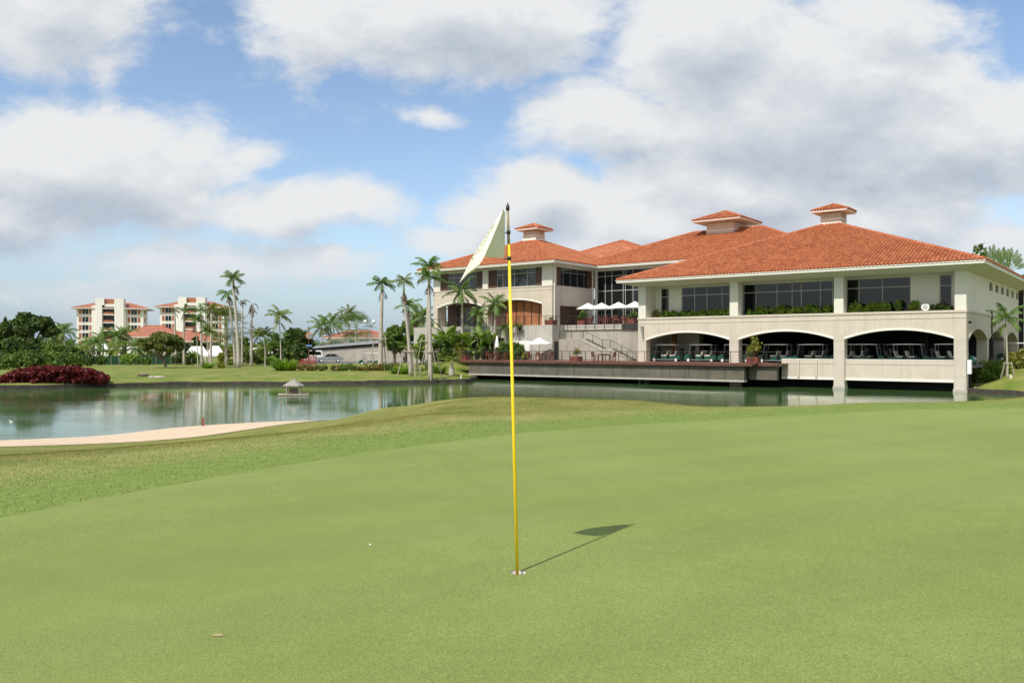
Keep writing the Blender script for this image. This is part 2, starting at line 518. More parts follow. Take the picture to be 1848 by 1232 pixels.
GREEN_EDGE = [(-6.0, -14), (-6.0, -6), (-5.9, -2), (-5.55, 2), (-5.0, 5), (-4.3, 7.0), (-3.35, 9.0), (-2.1, 11.05), (-.16, 13.6), (1.15, 14.75), (2.45, 15.6), (5.2, 17.05),
              (7.2, 17.7), (9.7, 18.3), (11.5, 18.4), (14, 17.8), (17, 15.5), (19, 11), (20, 4), (20, -14)]

def spline(pts, n=8):
    out = []
    P_ = [pts[0]] + list(pts) + [pts[-1]]
    for i in range(1, len(P_) - 2):
        p0, p1, p2, p3 = [np.array(q, float) for q in P_[i - 1:i + 3]]
        for k in range(n):
            t = k / n
            out.append(.5 * ((2 * p1) + (-p0 + p2) * t + (2 * p0 - 5 * p1 + 4 * p2 - p3) * t * t + (-p0 + 3 * p1 - 3 * p2 + p3) * t ** 3))
    out.append(np.array(pts[-1], float))
    return np.array(out)
GE = spline(GREEN_EDGE, 8)

def poly_sd(x, y, poly):
    """signed distance (negative inside) of points to closed polygon"""
    x = np.asarray(x, float).ravel(); y = np.asarray(y, float).ravel()
    best = np.full(len(x), 1e9); ins = np.zeros(len(x), bool)
    n = len(poly)
    for i in range(n):
        a = poly[i]; b = poly[(i + 1) % n]
        e = b - a; w0 = x - a[0]; w1 = y - a[1]
        t = np.clip((w0 * e[0] + w1 * e[1]) / max(e @ e, 1e-9), 0, 1)
        best = np.minimum(best, np.hypot(w0 - e[0] * t, w1 - e[1] * t))
        c = (a[1] > y) != (b[1] > y)
        with np.errstate(divide='ignore', invalid='ignore'):
            xi = a[0] + (y - a[1]) / (b[1] - a[1] if b[1] != a[1] else 1e-9) * (b[0] - a[0])
        ins ^= c & (x < xi)
    return np.where(ins, -best, best)

# far bank of the pond, from the far left round under the deck and out to the right
BANK_L = [(-75, 60), (-55, 64), (-41.3, 67), (-34.6, 71.8), (-29, 74.6), (-17.4, 76.3), (-10.6, 78.2), (-5.9, 80.6), (-4.2, 82.2)]
BANK_L += [W(-47.6, -.5), W(-46.6, 2.5)]
BANK_R = [(34.6, 63.6), (36.4, 58.8), (41, 50), (50, 41), (62, 37)]
WATER_Z = -1.95
LAKE = np.array([(-90, 20)] + [tuple(q) for q in spline(BANK_L, 6)] + [W(-45, 6), W(0, 8), (34.9, 63.9)] + [tuple(q) for q in spline(BANK_R, 6)] + [(62, 20)], float)


def far_z(x, y):
    """land round the far side of the pond"""
    z = np.full(len(x), -1.30)
    sd = poly_sd(x, y, LAKE)
    z = -1.63 + .63 * np.clip(sd / 8, 0, 1) ** .9
    u, v = UVof(x, y)
    # lawn climbs to the left end of the deck and the garden in front of the left wing
    t = np.clip((u + 66) / 16, 0, 1) * np.clip((-38 - u) / 3, 0, 1) * np.clip((v + 6) / 5, 0, 1) * np.clip(sd / 4.5, 0, 1)
    z = z + 1.1 * t * t * (3 - 2 * t)
    # right bank climbs to the hedge
    rt = np.clip((u + .2) / 1.0, 0, 1) * np.clip((sd - .2) / 4.5, 0, 1) * np.clip((30 - u) / 6, 0, 1)
    z = np.where(u > -.3, z + 1.45 * rt ** .8 - .25 * np.clip((u + .3) / .6, 0, 1), z)
    return z, sd

def ground_z(x, y):
    x = np.asarray(x, float).ravel(); y = np.asarray(y, float).ravel()
    zn = near_z(np.clip(x, -60, 60), np.clip(y, -14, 46))
    zf, sd = far_z(x, y)
    bed = np.full(len(x), -2.8)
    far = np.where(sd > .25, zf, bed)
    near = y < 44 - np.clip(np.abs(x) - 50, 0, 6)
    z = np.where((y < 38) , zn, np.where(sd <= .25, np.minimum(zn, bed), far))
    z = np.where((y < 38) & (np.abs(x) > 61), np.maximum(zn, -1.2), z)
    return z

def gz(x, y): return float(ground_z([x], [y])[0])

xs = np.concatenate([-np.geomspace(4000, 64, 26), np.arange(-62, -20, .7), np.arange(-20, 20, .25), np.arange(20, 62, .7), np.geomspace(64, 4000, 26)])
ys = np.concatenate([np.arange(-16, 0, 1.0), np.arange(0, 40, .25), np.arange(40, 56, 2.0), np.arange(56, 97, .5), np.arange(97, 160, 3.0), np.geomspace(160, 6000, 32)])
GX, GY = np.meshgrid(xs, ys)
GZ = ground_z(GX.ravel(), GY.ravel())
rs = np.random.RandomState(3)
sdg = poly_sd(GX.ravel(), GY.ravel(), GE)
gz_vis = GZ.copy()
GZ = np.where(sdg < -.35, GZ - .30, GZ)
nx, ny = len(xs), len(ys)
me = bpy.data.meshes.new('ground')
V_ = np.stack([GX.ravel(), GY.ravel(), GZ], 1)
idx = np.arange(nx * ny).reshape(ny, nx)
Fq = np.stack([idx[:-1, :-1].ravel(), idx[:-1, 1:].ravel(), idx[1:, 1:].ravel(), idx[1:, :-1].ravel()], 1)
me.from_pydata(V_.tolist(), [], Fq.tolist())
me.shade_smooth()
a1 = me.attributes.new('edge', 'FLOAT', 'POINT'); a1.data.foreach_set('value', sdg.astype(np.float32))
a2 = me.attributes.new('farland', 'FLOAT', 'POINT'); a2.data.foreach_set('value', (GY.ravel() > 55).astype(np.float32))
og = bpy.data.objects.new('ground', me); COL.objects.link(og)
tag(og, kind='structure', label='grassy ground of the golf course round the pond', cat='ground')

def grass_ground():
    m, k, b, out = newmat('course_grass')
    oc = k.node('ShaderNodeTexCoord').outputs['Object']
    e = k.node('ShaderNodeAttribute', attribute_name='edge').outputs['Fac']
    fl = k.node('ShaderNodeAttribute', attribute_name='farland').outputs['Fac']
    n1 = k.noise(oc, .55, 5, .62); n2 = k.noise(oc, 6.0, 4, .65); n3 = k.noise(oc, 38.0, 3, .7)
    blades = k.noise(k.vmath('MULTIPLY', oc, (1, .5, 1)), 120.0, 2, .7)
    mixn = k.math('ADD', k.math('MULTIPLY', n1, .45), k.math('ADD', k.math('MULTIPLY', n2, .30), k.math('MULTIPLY', n3, .25)))
    fringe = k.ramp(n2, [(.3, (.185, .265, .052)), (.7, (.255, .325, .078))])
    dry = k.ramp(mixn, [(.36, (.165, .230, .045)), (.50, (.280, .300, .082)), (.62, (.400, .370, .145))])
    rough = k.ramp(mixn, [(.38, (.120, .160, .026)), (.50, (.235, .240, .055)), (.62, (.350, .300, .100))])
    e2 = k.math('ADD', e, k.math('MULTIPLY', k.math('SUBTRACT', mixn, .5), 2.6))
    c = k.mix(k.sstep(e2, .9, 2.6), fringe, dry)
    c = k.mix(k.sstep(e2, 2.6, 4.2), c, rough)
    lawn = k.ramp(mixn, [(.38, (.085, .155, .020)), (.47, (.150, .205, .034)), (.54, (.225, .225, .058)), (.62, (.32, .265, .105))])
    c = k.mix(fl, c, lawn)
    c = k.mix(.55, c, k.mix(1.0, c, k.lin(k.math('ADD', k.math('MULTIPLY', n3, .5), k.math('MULTIPLY', blades, .5)), .3, .7, .25, 1.75), 'MULTIPLY'))
    k.put(b.inputs['Base Color'], c)
    b.inputs['Roughness'].default_value = .85; b.inputs['Specular IOR Level'].default_value = .2
    bn = k.node('ShaderNodeBump'); bn.inputs['Strength'].default_value = .8; bn.inputs['Distance'].default_value = .04
    k.l.new(k.math('ADD', n3, k.math('MULTIPLY', blades, .5)), bn.inputs['Height']); k.l.new(bn.outputs[0], b.inputs['Normal'])
    return m
me.materials.append(grass_ground())

# the putting green: rings from the hole out to its edge
HOLE = (0.038, 5.32)
def green_mat():
    m, k, b, out = newmat('putting_green_grass')
    oc = k.node('ShaderNodeTexCoord').outputs['Object']
    n1 = k.noise(oc, .28, 4, .55); n2 = k.noise(oc, 3.2, 4, .65); n3 = k.noise(oc, 110.0, 3, .7); n4 = k.noise(oc, 300.0, 2, .7)
    f = k.math('ADD', k.math('MULTIPLY', n1, .5), k.math('ADD', k.math('MULTIPLY', n2, .24), k.math('MULTIPLY', n3, .26)))
    c = k.ramp(f, [(.30, (.172, .226, .050)), (.50, (.216, .266, .066)), (.70, (.266, .310, .092))])
    sp = k.lin(k.math('ADD', k.math('MULTIPLY', n3, .55), k.math('MULTIPLY', n4, .45)), .34, .66, .42, 1.58)
    c = k.mix(1.0, c, sp, 'MULTIPLY')
    sx = k.node('ShaderNodeSeparateXYZ'); k.l.new(oc, sx.inputs[0])
    wob = k.math('MULTIPLY', k.math('SUBTRACT', k.noise(oc, .5, 3, .5), .5), .5)
    dia = k.math('ADD', k.math('ADD', k.math('MULTIPLY', sx.outputs[0], .55), k.math('MULTIPLY', sx.outputs[1], -.83)), wob)
    band = k.sstep(k.math('SINE', k.math('MULTIPLY', dia, 4.6)), -.5, .5)
    c = k.mix(1.0, c, k.mix(band, (.98, .98, .98, 1), (1.015, 1.02, 1.0, 1)), 'MULTIPLY')
    worn = k.sstep(k.noise(oc, 1.1, 5, .7), .60, .74)
    c = k.mix(k.math('MULTIPLY', worn, .14), c, (.33, .315, .11, 1))
    k.put(b.inputs['Base Color'], c)
    b.inputs['Roughness'].default_value = .8; b.inputs['Specular IOR Level'].default_value = .25
    bn = k.node('ShaderNodeBump'); bn.inputs['Strength'].default_value = .55; bn.inputs['Distance'].default_value = .012
    k.l.new(k.math('ADD', k.math('MULTIPLY', n3, .5), n4), bn.inputs['Height']); k.l.new(bn.outputs[0], b.inputs['Normal'])
    return m
ang = np.unwrap(np.arctan2(GE[:, 1] - HOLE[1], GE[:, 0] - HOLE[0]))
mg = MB()
nA = 360
# resample edge by ray casting from the hole
def ray_edge(t):
    dx, dy = math.cos(t), math.sin(t); best = 1e9
    for i in range(len(GE)):
        a = GE[i]; b = GE[(i + 1) % len(GE)]
        ex, ey = b - a
        det = dx * (-ey) + dy * ex
        if abs(det) < 1e-12: continue
        wx, wy = a[0] - HOLE[0], a[1] - HOLE[1]
        r = (wx * (-ey) + wy * ex) / det
        s_ = (dx * wy - dy * wx) / det
        if r > 0 and -1e-6 <= s_ <= 1 + 1e-6: best = min(best, r)
    return best
RR = [ray_edge(2 * math.pi * i / nA) for i in range(nA)]
fr = np.concatenate([[0.0], np.geomspace(.004, 1, 44)])
pts = []
for f in fr:
    for i in range(nA):
        t = 2 * math.pi * i / nA
        r = .054 + f * (RR[i] - .054)
        pts.append((HOLE[0] + r * math.cos(t), HOLE[1] + r * math.sin(t)))
pts = np.array(pts)
pz = near_z(pts[:, 0], pts[:, 1])
rr = np.hypot(pts[:, 0] - HOLE[0], pts[:, 1] - HOLE[1])
pz = pz + .012
HZ0 = float(near_z([HOLE[0]], [HOLE[1]])[0]) + .012
mg.v = [(a, b, c) for (a, b), c in zip(pts, pz)]
for j in range(len(fr) - 1):
    for i in range(nA):
        i2 = (i + 1) % nA
        mg.f.append((j * nA + i, (j + 1) * nA + i, (j + 1) * nA + i2, j * nA + i2))
og2 = mg.build('putting_green', green_mat(), smooth=True, fix=False, kind='structure', label='close mown putting green round the flag', cat='green')

# hole with white liner
hm = MB()
n = 40
prof = [(.0535, HZ0 - .003), (.0535, HZ0 - .16), (.0, HZ0 - .16)]
for r, z in prof[:2]:
    for j in range(n):
        t = 2 * math.pi * j / n; hm.v.append((r * math.cos(t), r * math.sin(t), z))
for j in range(n):
    hm.f.append((j, (j + 1) % n, n + (j + 1) % n, n + j))
hm.f.append(tuple(n + j for j in range(n)))
r0 = empty('hole_cup', (HOLE[0], HOLE[1], 0), label='white lined hole cut in the green at the flagstick foot', cat='golf hole')
hm.build('cup', M['white'], r0, fix=False)
rim = MB()
for j in range(n):
    t = 2 * math.pi * j / n; t2 = 2 * math.pi * (j + 1) / n
    rim.face([(.0536 * math.cos(t), .0536 * math.sin(t), HZ0 + .001), (.0536 * math.cos(t2), .0536 * math.sin(t2), HZ0 + .001), (.0536 * math.cos(t2), .0536 * math.sin(t2), HZ0 - .003), (.0536 * math.cos(t), .0536 * math.sin(t), HZ0 - .003)])
rim.build('soil_edge', plain('soil', (.10, .10, .04), .9), r0, fix=False)

# small ball marker left on the green
mk_ = empty('ball_marker', (*at(668, 6.08), HZ0 - .010), label='tiny white ball marker lying on the green left of the flag', cat='marker')
MB().lathe([(.009, 0), (.009, .012), (.005, .014)], 14).build('disc', M['white'], mk_)

bp = at(393, 4.16)
mb = MB(); rq = random.Random(2)
rim_ = [((.028 + rq.uniform(-.008, .008)) * math.cos(t), (.022 + rq.uniform(-.006, .006)) * math.sin(t), 0) for t in np.linspace(0, 6.0, 14)]
mb.v = rim_ + [(0, 0, .002)]
for i in range(14): mb.f.append((i, (i + 1) % 14, 14))
o_ = mb.build('ball_mark', plain('dry_turf', (.36, .29, .13), .95, .3, 60), fix=False, label='small tan pitch mark in the lower left of the green', cat='ball mark'); o_.location = (bp[0], bp[1], HZ0 + .002)

# pond water
def water_mat():
    m, k, b, out = newmat('pond_water')
    oc = k.node('ShaderNodeTexCoord').outputs['Object']
    k.put(b.inputs['Base Color'], (.060, .125, .038, 1))
    b.inputs['Roughness'].default_value = .045
    b.inputs['IOR'].default_value = 1.33
    b.inputs['Specular IOR Level'].default_value = .5
    n1 = k.noise(k.vmath('MULTIPLY', oc, (.8, 1.5, 1)), 2.4, 4, .55, .3)
    n2 = k.noise(k.vmath('MULTIPLY', oc, (.5, 1.0, 1)), .22, 3, .5)
    calm = k.sstep(n2, .35, .65)
    bn = k.node('ShaderNodeBump'); bn.inputs['Distance'].default_value = .05
    k.l.new(k.lin(calm, 0, 1, .03, .15), bn.inputs['Strength'])
    k.l.new(n1, bn.inputs['Height']); k.l.new(bn.outputs[0], b.inputs['Normal'])
    return m
wm = MB()
wm.face([(-120, 16, WATER_Z), (75, 16, WATER_Z), (75, 110, WATER_Z), (-120, 110, WATER_Z)])
wm.build('water', water_mat(), kind='structure', label='green pond water', cat='pond', fix=False)
# sand strip along the near shore
lo_ = spline([(-40, 19.5), (-27, 22.8), (-16.4, 26.7), (-11.5, 29.7), (-8.6, 31.7), (-7.5, 33.2), (-7.55, 34.6)], 8)
hi_ = spline([(-46, 24.5), (-32, 29.5), (-21.5, 34.6), (-15.3, 38.6), (-11, 40.2), (-9.4, 40.2), (-8.3, 38)], 8)
bm_ = MB()
NT_ = 14
pp = []
for a, b in zip(lo_, hi_):
    for j in range(NT_ + 1):
        t = j / NT_; pp.append(a * (1 - t) + b * t)
pp = np.array(pp)
zz = near_z(pp[:, 0], pp[:, 1]) + .014
bm_.v = [(a, b, c) for (a, b), c in zip(pp, zz)]
for i in range(len(lo_) - 1):
    for j in range(NT_):
        q = i * (NT_ + 1) + j
        bm_.f.append((q, q + 1, q + NT_ + 2, q + NT_ + 1))
bm_.build('beach', M['sand'], smooth=True, kind='structure', label='pale sand strip along the near edge of the pond', cat='beach')

# bank walls of the pond
def bank_wall(pts, name, label, ztop, zbot=-2.6, th=.9):
    P2 = spline(pts, 6); mb = MB(); n = len(P2)
    rows = []
    for i, p in enumerate(P2):
        a = P2[max(i - 1, 0)]; b = P2[min(i + 1, n - 1)]
        t = (b - a) / max(np.linalg.norm(b - a), 1e-6); nrm = np.array([-t[1], t[0]])
        zt = ztop + .03 * math.sin(i * 1.7) + .02 * math.sin(i * .6)
        rows.append([(*(p - nrm * .05), zbot), (*(p - nrm * .02), zt), (*(p + nrm * th), zt + .01), (*(p + nrm * th), zbot)])
    for r in rows: mb.v += r
    for i in range(n - 1):
        for j in range(3):
            mb.f.append((4 * i + j, 4 * i + j + 1, 4 * i + 4 + j + 1, 4 * i + 4 + j))
    mb.f.append((0, 1, 2, 3)); q = 4 * (n - 1); mb.f.append((q, q + 3, q + 2, q + 1))
    return mb.build(name, M['bank'], label=label, cat='bank wall')
bank_wall(BANK_L, 'bank_wall', 'low dark block wall holding the lawn above the pond, from the red shrub bed to the deck', -1.64)
bank_wall(BANK_R, 'bank_wall', 'short dark block wall below the grass slope beside the pale clubhouse corner', -1.66, th=.30)

# wooded hills behind the viewer, mirrored in the clubhouse windows
hb = MB(); hx = np.linspace(-900, 700, 60); rows = []
for (yy_, f_) in ((-140, 0), (-190, .45), (-250, .85), (-320, 1.0), (-420, .6), (-560, 0)):
    i0 = len(hb.v); rows.append(i0)
    for x_ in hx:
        h_ = 34 * (.55 + .30 * math.sin(x_ * .009 + 1) + .22 * math.sin(x_ * .023) + .08 * math.sin(x_ * .071))
        hb.v.append((x_, yy_ + 12 * math.sin(x_ * .02), -1.5 + max(0, h_) * f_))
for a, b in zip(rows, rows[1:]):
    for i in range(len(hx) - 1): hb.f.append((a + i, b + i, b + i + 1, a + i + 1))
hb.build('hills', plain('wooded_hill', (.045, .075, .025), .95, .5, .05), smooth=True, kind='structure', label='low wooded hills behind the green', cat='hills')

# blades of the longer grass outside the green
rg = np.random.RandomState(11)
bx_ = rg.uniform(-22, 22, 1300000); by_ = rg.uniform(3, 31, 1300000)
vis = (np.abs(bx_ / by_) < .68)
bx_, by_ = bx_[vis], by_[vis]
bsd = poly_sd(bx_, by_, GE)
bz_ = near_z(bx_, by_)
lo_d = poly_sd(bx_, by_, np.array([(-46, 24.5), (-40, 19.5), (-27, 22.8), (-16.4, 26.7), (-11.5, 29.7), (-8.6, 31.7), (-7.5, 33.2), (-8.3, 38), (-11, 42), (-40, 44)], float))
keep = (bsd > .03) & (bsd < 9) & (bz_ > -1.8) & (lo_d > .05)
keep &= rg.rand(len(bx_)) < np.where(bsd < 1.6, 1.0, .55)
bx_, by_, bz_, bsd = bx_[keep], by_[keep], bz_[keep], bsd[keep]
nb = len(bx_)
hgt_ = np.where(bsd < 1.5, .015, .024) * rg.uniform(.6, 1.3, nb)
az_ = rg.uniform(0, 6.283, nb); ln_ = rg.uniform(.1, .8, nb) * hgt_
wd_ = rg.uniform(.002, .0045, nb)
Vb = np.empty((nb, 3, 3))
Vb[:, 0] = np.stack([bx_ - np.cos(az_) * wd_, by_ - np.sin(az_) * wd_, bz_ - .004], 1)
Vb[:, 1] = np.stack([bx_ + np.cos(az_) * wd_, by_ + np.sin(az_) * wd_, bz_ - .004], 1)
Vb[:, 2] = np.stack([bx_ - np.sin(az_) * ln_, by_ + np.cos(az_) * ln_, bz_ + hgt_], 1)
meb = bpy.data.meshes.new('rough_grass')
meb.vertices.add(nb * 3); meb.vertices.foreach_set('co', Vb.astype(np.float32).ravel())
meb.loops.add(nb * 3); meb.loops.foreach_set('vertex_index', np.arange(nb * 3, dtype=np.int32))
meb.polygons.add(nb); meb.polygons.foreach_set('loop_start', np.arange(0, nb * 3, 3, dtype=np.int32))
meb.update(calc_edges=True)
ab = meb.attributes.new('edge', 'FLOAT', 'POINT'); ab.data.foreach_set('value', np.repeat(bsd, 3).astype(np.float32))
ab = meb.attributes.new('farland', 'FLOAT', 'POINT'); ab.data.foreach_set('value', np.zeros(nb * 3, np.float32))
meb.materials.append(me.materials[0])
ob = bpy.data.objects.new('rough_grass', meb); COL.objects.link(ob)
tag(ob, kind='stuff', label='longer grass blades of the fringe and rough round the green', cat='grass')
#--PART2

# ------------------------------------------------------------------ clubhouse (u along the front, v into the building)
CR = -TH
club = empty('clubhouse', (C0[0], C0[1], 0), CR, label='large beige clubhouse with orange tiled hipped roofs and arched carport beside the pond', cat='building')

def arch_pts(a, b, spring, top, n=18, ext=0):
    """points of a segmental arch from a to b"""
    c = (a + b) / 2; hw = (b - a) / 2; h = top - spring
    Rr = (hw * hw + h * h) / (2 * h); zc = top - Rr
    return [(c + (Rr + ext) * math.sin(t), zc + (Rr + ext) * math.cos(t)) for t in np.linspace(-math.asin(hw / Rr), math.asin(hw / Rr), n)]

def put(axis, a, d, z):
    return (a, d, z) if axis == 'u' else (d, a, z)

def arch_wall(mb, a0, a1, zb, zt, d0, d1, ops, axis='u'):
    """wall between depths d0 and d1 from a0 to a1, with arched openings (a, b, spring, top)"""
    cur = a0
    def bx(x0, x1, z0, z1):
        if axis == 'u': mb.box(x0, x1, d0, d1, z0, z1)
        else: mb.box(d0, d1, x0, x1, z0, z1)
    for (a, b, sp, tp) in ops:
        bx(cur, a, zb, zt)
        pts = arch_pts(a, b, sp, tp)
        for (x0, z0), (x1, z1) in zip(pts, pts[1:]):
            mb.face([put(axis, x0, d0, z0), put(axis, x1, d0, z1), put(axis, x1, d0, zt), put(axis, x0, d0, zt)])
            mb.face([put(axis, x0, d1, z0), put(axis, x0, d1, zt), put(axis, x1, d1, zt), put(axis, x1, d1, z1)])
            mb.face([put(axis, x0, d0, z0), put(axis, x0, d1, z0), put(axis, x1, d1, z1), put(axis, x1, d0, z1)])
            mb.face([put(axis, x0, d0, zt), put(axis, x1, d0, zt), put(axis, x1, d1, zt), put(axis, x0, d1, zt)])
        cur = b
    bx(cur, a1, zb, zt)

def arch_trim(mb, op, d0, d1, w=.15, axis='u'):
    a, b, sp, tp = op
    p = arch_pts(a, b, sp, tp, 22, -.01); q = arch_pts(a, b, sp, tp, 22, w)
    for i in range(len(p) - 1):
        A, B, C_, D_ = p[i], p[i + 1], q[i + 1], q[i]
        f = lambda P_, d: put(axis, P_[0], d, P_[1])
        mb.face([f(A, d0), f(B, d0), f(C_, d0), f(D_, d0)])
        mb.face([f(D_, d0), f(C_, d0), f(C_, d1), f(D_, d1)])
        mb.face([f(A, d0), f(A, d1), f(B, d1), f(B, d0)])

# --- right wing
BAYS = [(-27.37, -18.94), (-18.08, -9.81), (-8.95, -.86)]
OPS = [(a, b, 2.15, 2.85) for a, b in BAYS]
mb = MB()
arch_wall(mb, -28.24, 0, 2.0, 4.14, 0, .8, OPS)
mb.build('arcade_wall', M['wall'], club)
for (a, b) in ((-28.24, -27.37), (-18.94, -18.08), (-9.81, -8.95), (-.86, 0)):
    p = MB().box(a + .002, b - .002, .012, .82, -2.6, 2.01).build('pillar', M['stonecol'], club)
    if b > -10:
        MB().box(a - .05, b + .05, -.05, .86, -2.6, -1.74).build('plinth', M['concrete'], p)
for o in OPS:
    mb = MB(); arch_trim(mb, o, -.035, .012); mb.build('arch_trim', M['trim'], club)
mb = MB()
mb.box(-28.30, .06, -.06, .86, 4.14, 4.32)
mb.box(-28.27, .03, -.03, -.002, 3.72, 3.77)
mb.build('ledge', M['wall'], club)
mb = MB()
mb.box(-27.37, 0, .86, 2.2, 3.30, 3.5)
mb.box(-27.37, -.02, 2.2, 28.8, 3.28, 3.48)
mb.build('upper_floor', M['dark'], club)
for (a, b) in ((-28.22, -27.42), (-18.91, -18.12), (-9.78, -9.02), (-.80, 0)):
    MB().box(a, b, 0, .8, 4.322, 7.30).build('column', M['cream'], club)
# recessed upper wall with windows
WV = 2.0
wins = [(-26.86, -25.98, 3.55, 7.2, 1, 0), (-24.65, -18.86, 4.0, 7.2, 4, 1), (-18.55, -9.95, 4.0, 7.2, 6, 1), (-9.36, -4.33, 4.0, 7.2, 4, 1), (-2.22, -1.35, 3.55, 7.2, 1, 0)]
mb = MB(); cur = -27.42
for (a, b, z0, z1, n_, k_) in wins:
    mb.box(cur, a, WV, WV + .25, 3.5, 7.3)
    mb.box(a, b, WV, WV + .25, z1, 7.3)
    if z0 > 3.6: mb.box(a, b, WV, WV + .25, 3.5, z0)
    cur = b
mb.box(cur, 0 - .25, WV, WV + .25, 3.5, 7.3)
mb.box(-28.2, -27.42, .8, 6, 3.5, 7.3)
mb.build('upper_wall', M['plaster'], club)

def window(a, b, z0, z1, d, n_, parent, axis='u', bar=None, fm='frame', gm='glass', sgn=1, splits=None):
    """one window: frame with mullions (part) and its glass (sub-part)"""
    t = .07; mb = MB()
    d0, d1 = d, d + .07 * sgn
    def bx(x0, x1, zz0, zz1, e0=0.0, e1=0.0):
        if axis == 'u': mb.box(x0, x1, d0 + e0, d1 - e1, zz0, zz1)
        else: mb.box(d0 + e0, d1 - e1, x0, x1, zz0, zz1)
    bx(a, b, z1 - t, z1); bx(a, b, z0, z0 + t)
    bx(a, a + t, z0 + t, z1 - t); bx(b - t, b, z0 + t, z1 - t)
    cuts = splits if splits else [a + (b - a) * i / n_ for i in range(1, n_)]
    for x in cuts: bx(x - t * .45, x + t * .45, z0 + t, z1 - t, .005 * sgn, .005 * sgn)
    if bar: 
        for zb in (bar if isinstance(bar, (list, tuple)) else [bar]): bx(a + t, b - t, zb - t * .5, zb + t * .5, .01 * sgn, .01 * sgn)
    w = mb.build('window', M[fm], parent)
    g = MB()
    dg_ = d + .045 * sgn
    if axis == 'u': g.box(a + .02, b - .02, dg_, dg_ + .015 * sgn, z0 + .02, z1 - .02)
    else: g.box(dg_, dg_ + .015 * sgn, a + .02, b - .02, z0 + .02, z1 - .02)
    g.build('pane', M[gm], w)
    return w
sp = {1: [-23.3, -22.05, -20.55, -19.15], 2: [-17.3, -15.35, -14.0, -13.2, -11.55, -10.5], 3: [-8.35, -6.5]}
for i, (a, b, z0, z1, n_, k_) in enumerate(wins):
    if k_: window(a, b, z0, z1, WV + .06, n_, club, bar=6.42, splits=sp.get(i), fm='frame_l')
    else: window(a, b, z0, z1, WV + .06, n_, club, bar=6.35, fm='frame_l')
for (a, b) in ((-27.4, -18.92), (-18.1, -9.8), (-9.0, -.82)):
    MB().box(a, b, .82, .92, 3.5, 4.12).box(a, b, 1.75, 1.9, 3.502, 4.10).build('planter_trough', M['wall'], club)
# low walls between the pillars above the water
for (a, b) in ((-14.3, -9.81), (-8.95, -.86)):
    w = MB().box(a, b, .34, .56, -1.05, .44).build('low_wall', M['wall'], club)
    MB().box(a, b, .30, .60, -1.24, -1.05).build('base_trim', M['trim'], w)
    MB().box(a, b, .325, .575, .44, .50).build('coping', M['trim'], w)
    MB().box(a, b, .331, .339, .06, .09).build('groove', M['frame'], w)
for u_ in (-12.9, -11.4):
    MB().box(u_, u_ + .17, .20, .338, -1.05, .44).build('buttress', M['wall'], club)
# carport floor, back wall, posts, lamps
MB().box(-28, -.2, .60, 28.6, -.2, .05).build('carport_floor', M['floor'], club)
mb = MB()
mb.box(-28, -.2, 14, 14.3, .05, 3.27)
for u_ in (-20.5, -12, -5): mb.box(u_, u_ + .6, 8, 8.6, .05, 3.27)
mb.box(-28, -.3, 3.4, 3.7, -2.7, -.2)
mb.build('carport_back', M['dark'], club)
mb = MB()
mb.box(-28.2, -27.95, .82, 28.6, .05, 3.27)
mb.box(-27.95, -24.6, 5.75, 6.0, .05, 3.27)
mb.build('carport_side_wall', M['cream'], club)
MB().box(-26.55, -26.15, 3.6, 4.0, .052, 3.268).build('wooden_post', M['doorwood'], club)
# side wall facing right
SOPS = [(.98, 9.5, 2.1, 2.95), (10.4, 18.9, 2.1, 2.95), (19.8, 28.2, 2.1, 2.95)]
mb = MB()
arch_wall(mb, .82, 29, 2.0, 4.14, -.8, -.004, SOPS, 'v')
for (a, b) in ((9.5, 10.4), (18.9, 19.8), (28.2, 29.0)): mb.box(-.8, -.004, a, b, -2.6, 1.998)
mb.build('side_arcade_wall', M['wall_side'], club)
for o in SOPS:
    mb = MB(); arch_trim(mb, o, .035, -.012, .16, 'v'); mb.build('arch_trim', M['wall_side'], club)
MB().box(-.84, .055, .862, 29.05, 4.14, 4.318).build('side_ledge', M['wall_side'], club)
mb = MB()
sw = [(10.7 + 3.3 * i, 12.55 + 3.3 * i) for i in range(6)]
cur = .802
for (a, b) in sw:
    a += .1; b -= .1
    mb.box(-.25, -.01, cur, a, 4.32, 7.3)
    mb.box(-.25, -.01, a, b, 7.08, 7.3); mb.box(-.25, -.01, a, b, 4.32, 6.36)
    cur = b
mb.box(-.25, -.01, cur, 29, 4.32, 7.3)
mb.build('side_upper_wall', M['cream'], club)
for (a, b) in sw: window(a + .1, b - .1, 6.36, 7.08, -.12, 2, club, 'v', sgn=-1)
MB().box(-28.2, 0, 28.75, 29, -1.5, 7.3).build('back_wall', M['wall'], club)
mb = MB(); mb.tube([(.06, 11.6, 4.5), (.06, 11.6, 2.2)], .06, 8)
mb.build('downpipe', M['metal'], club)

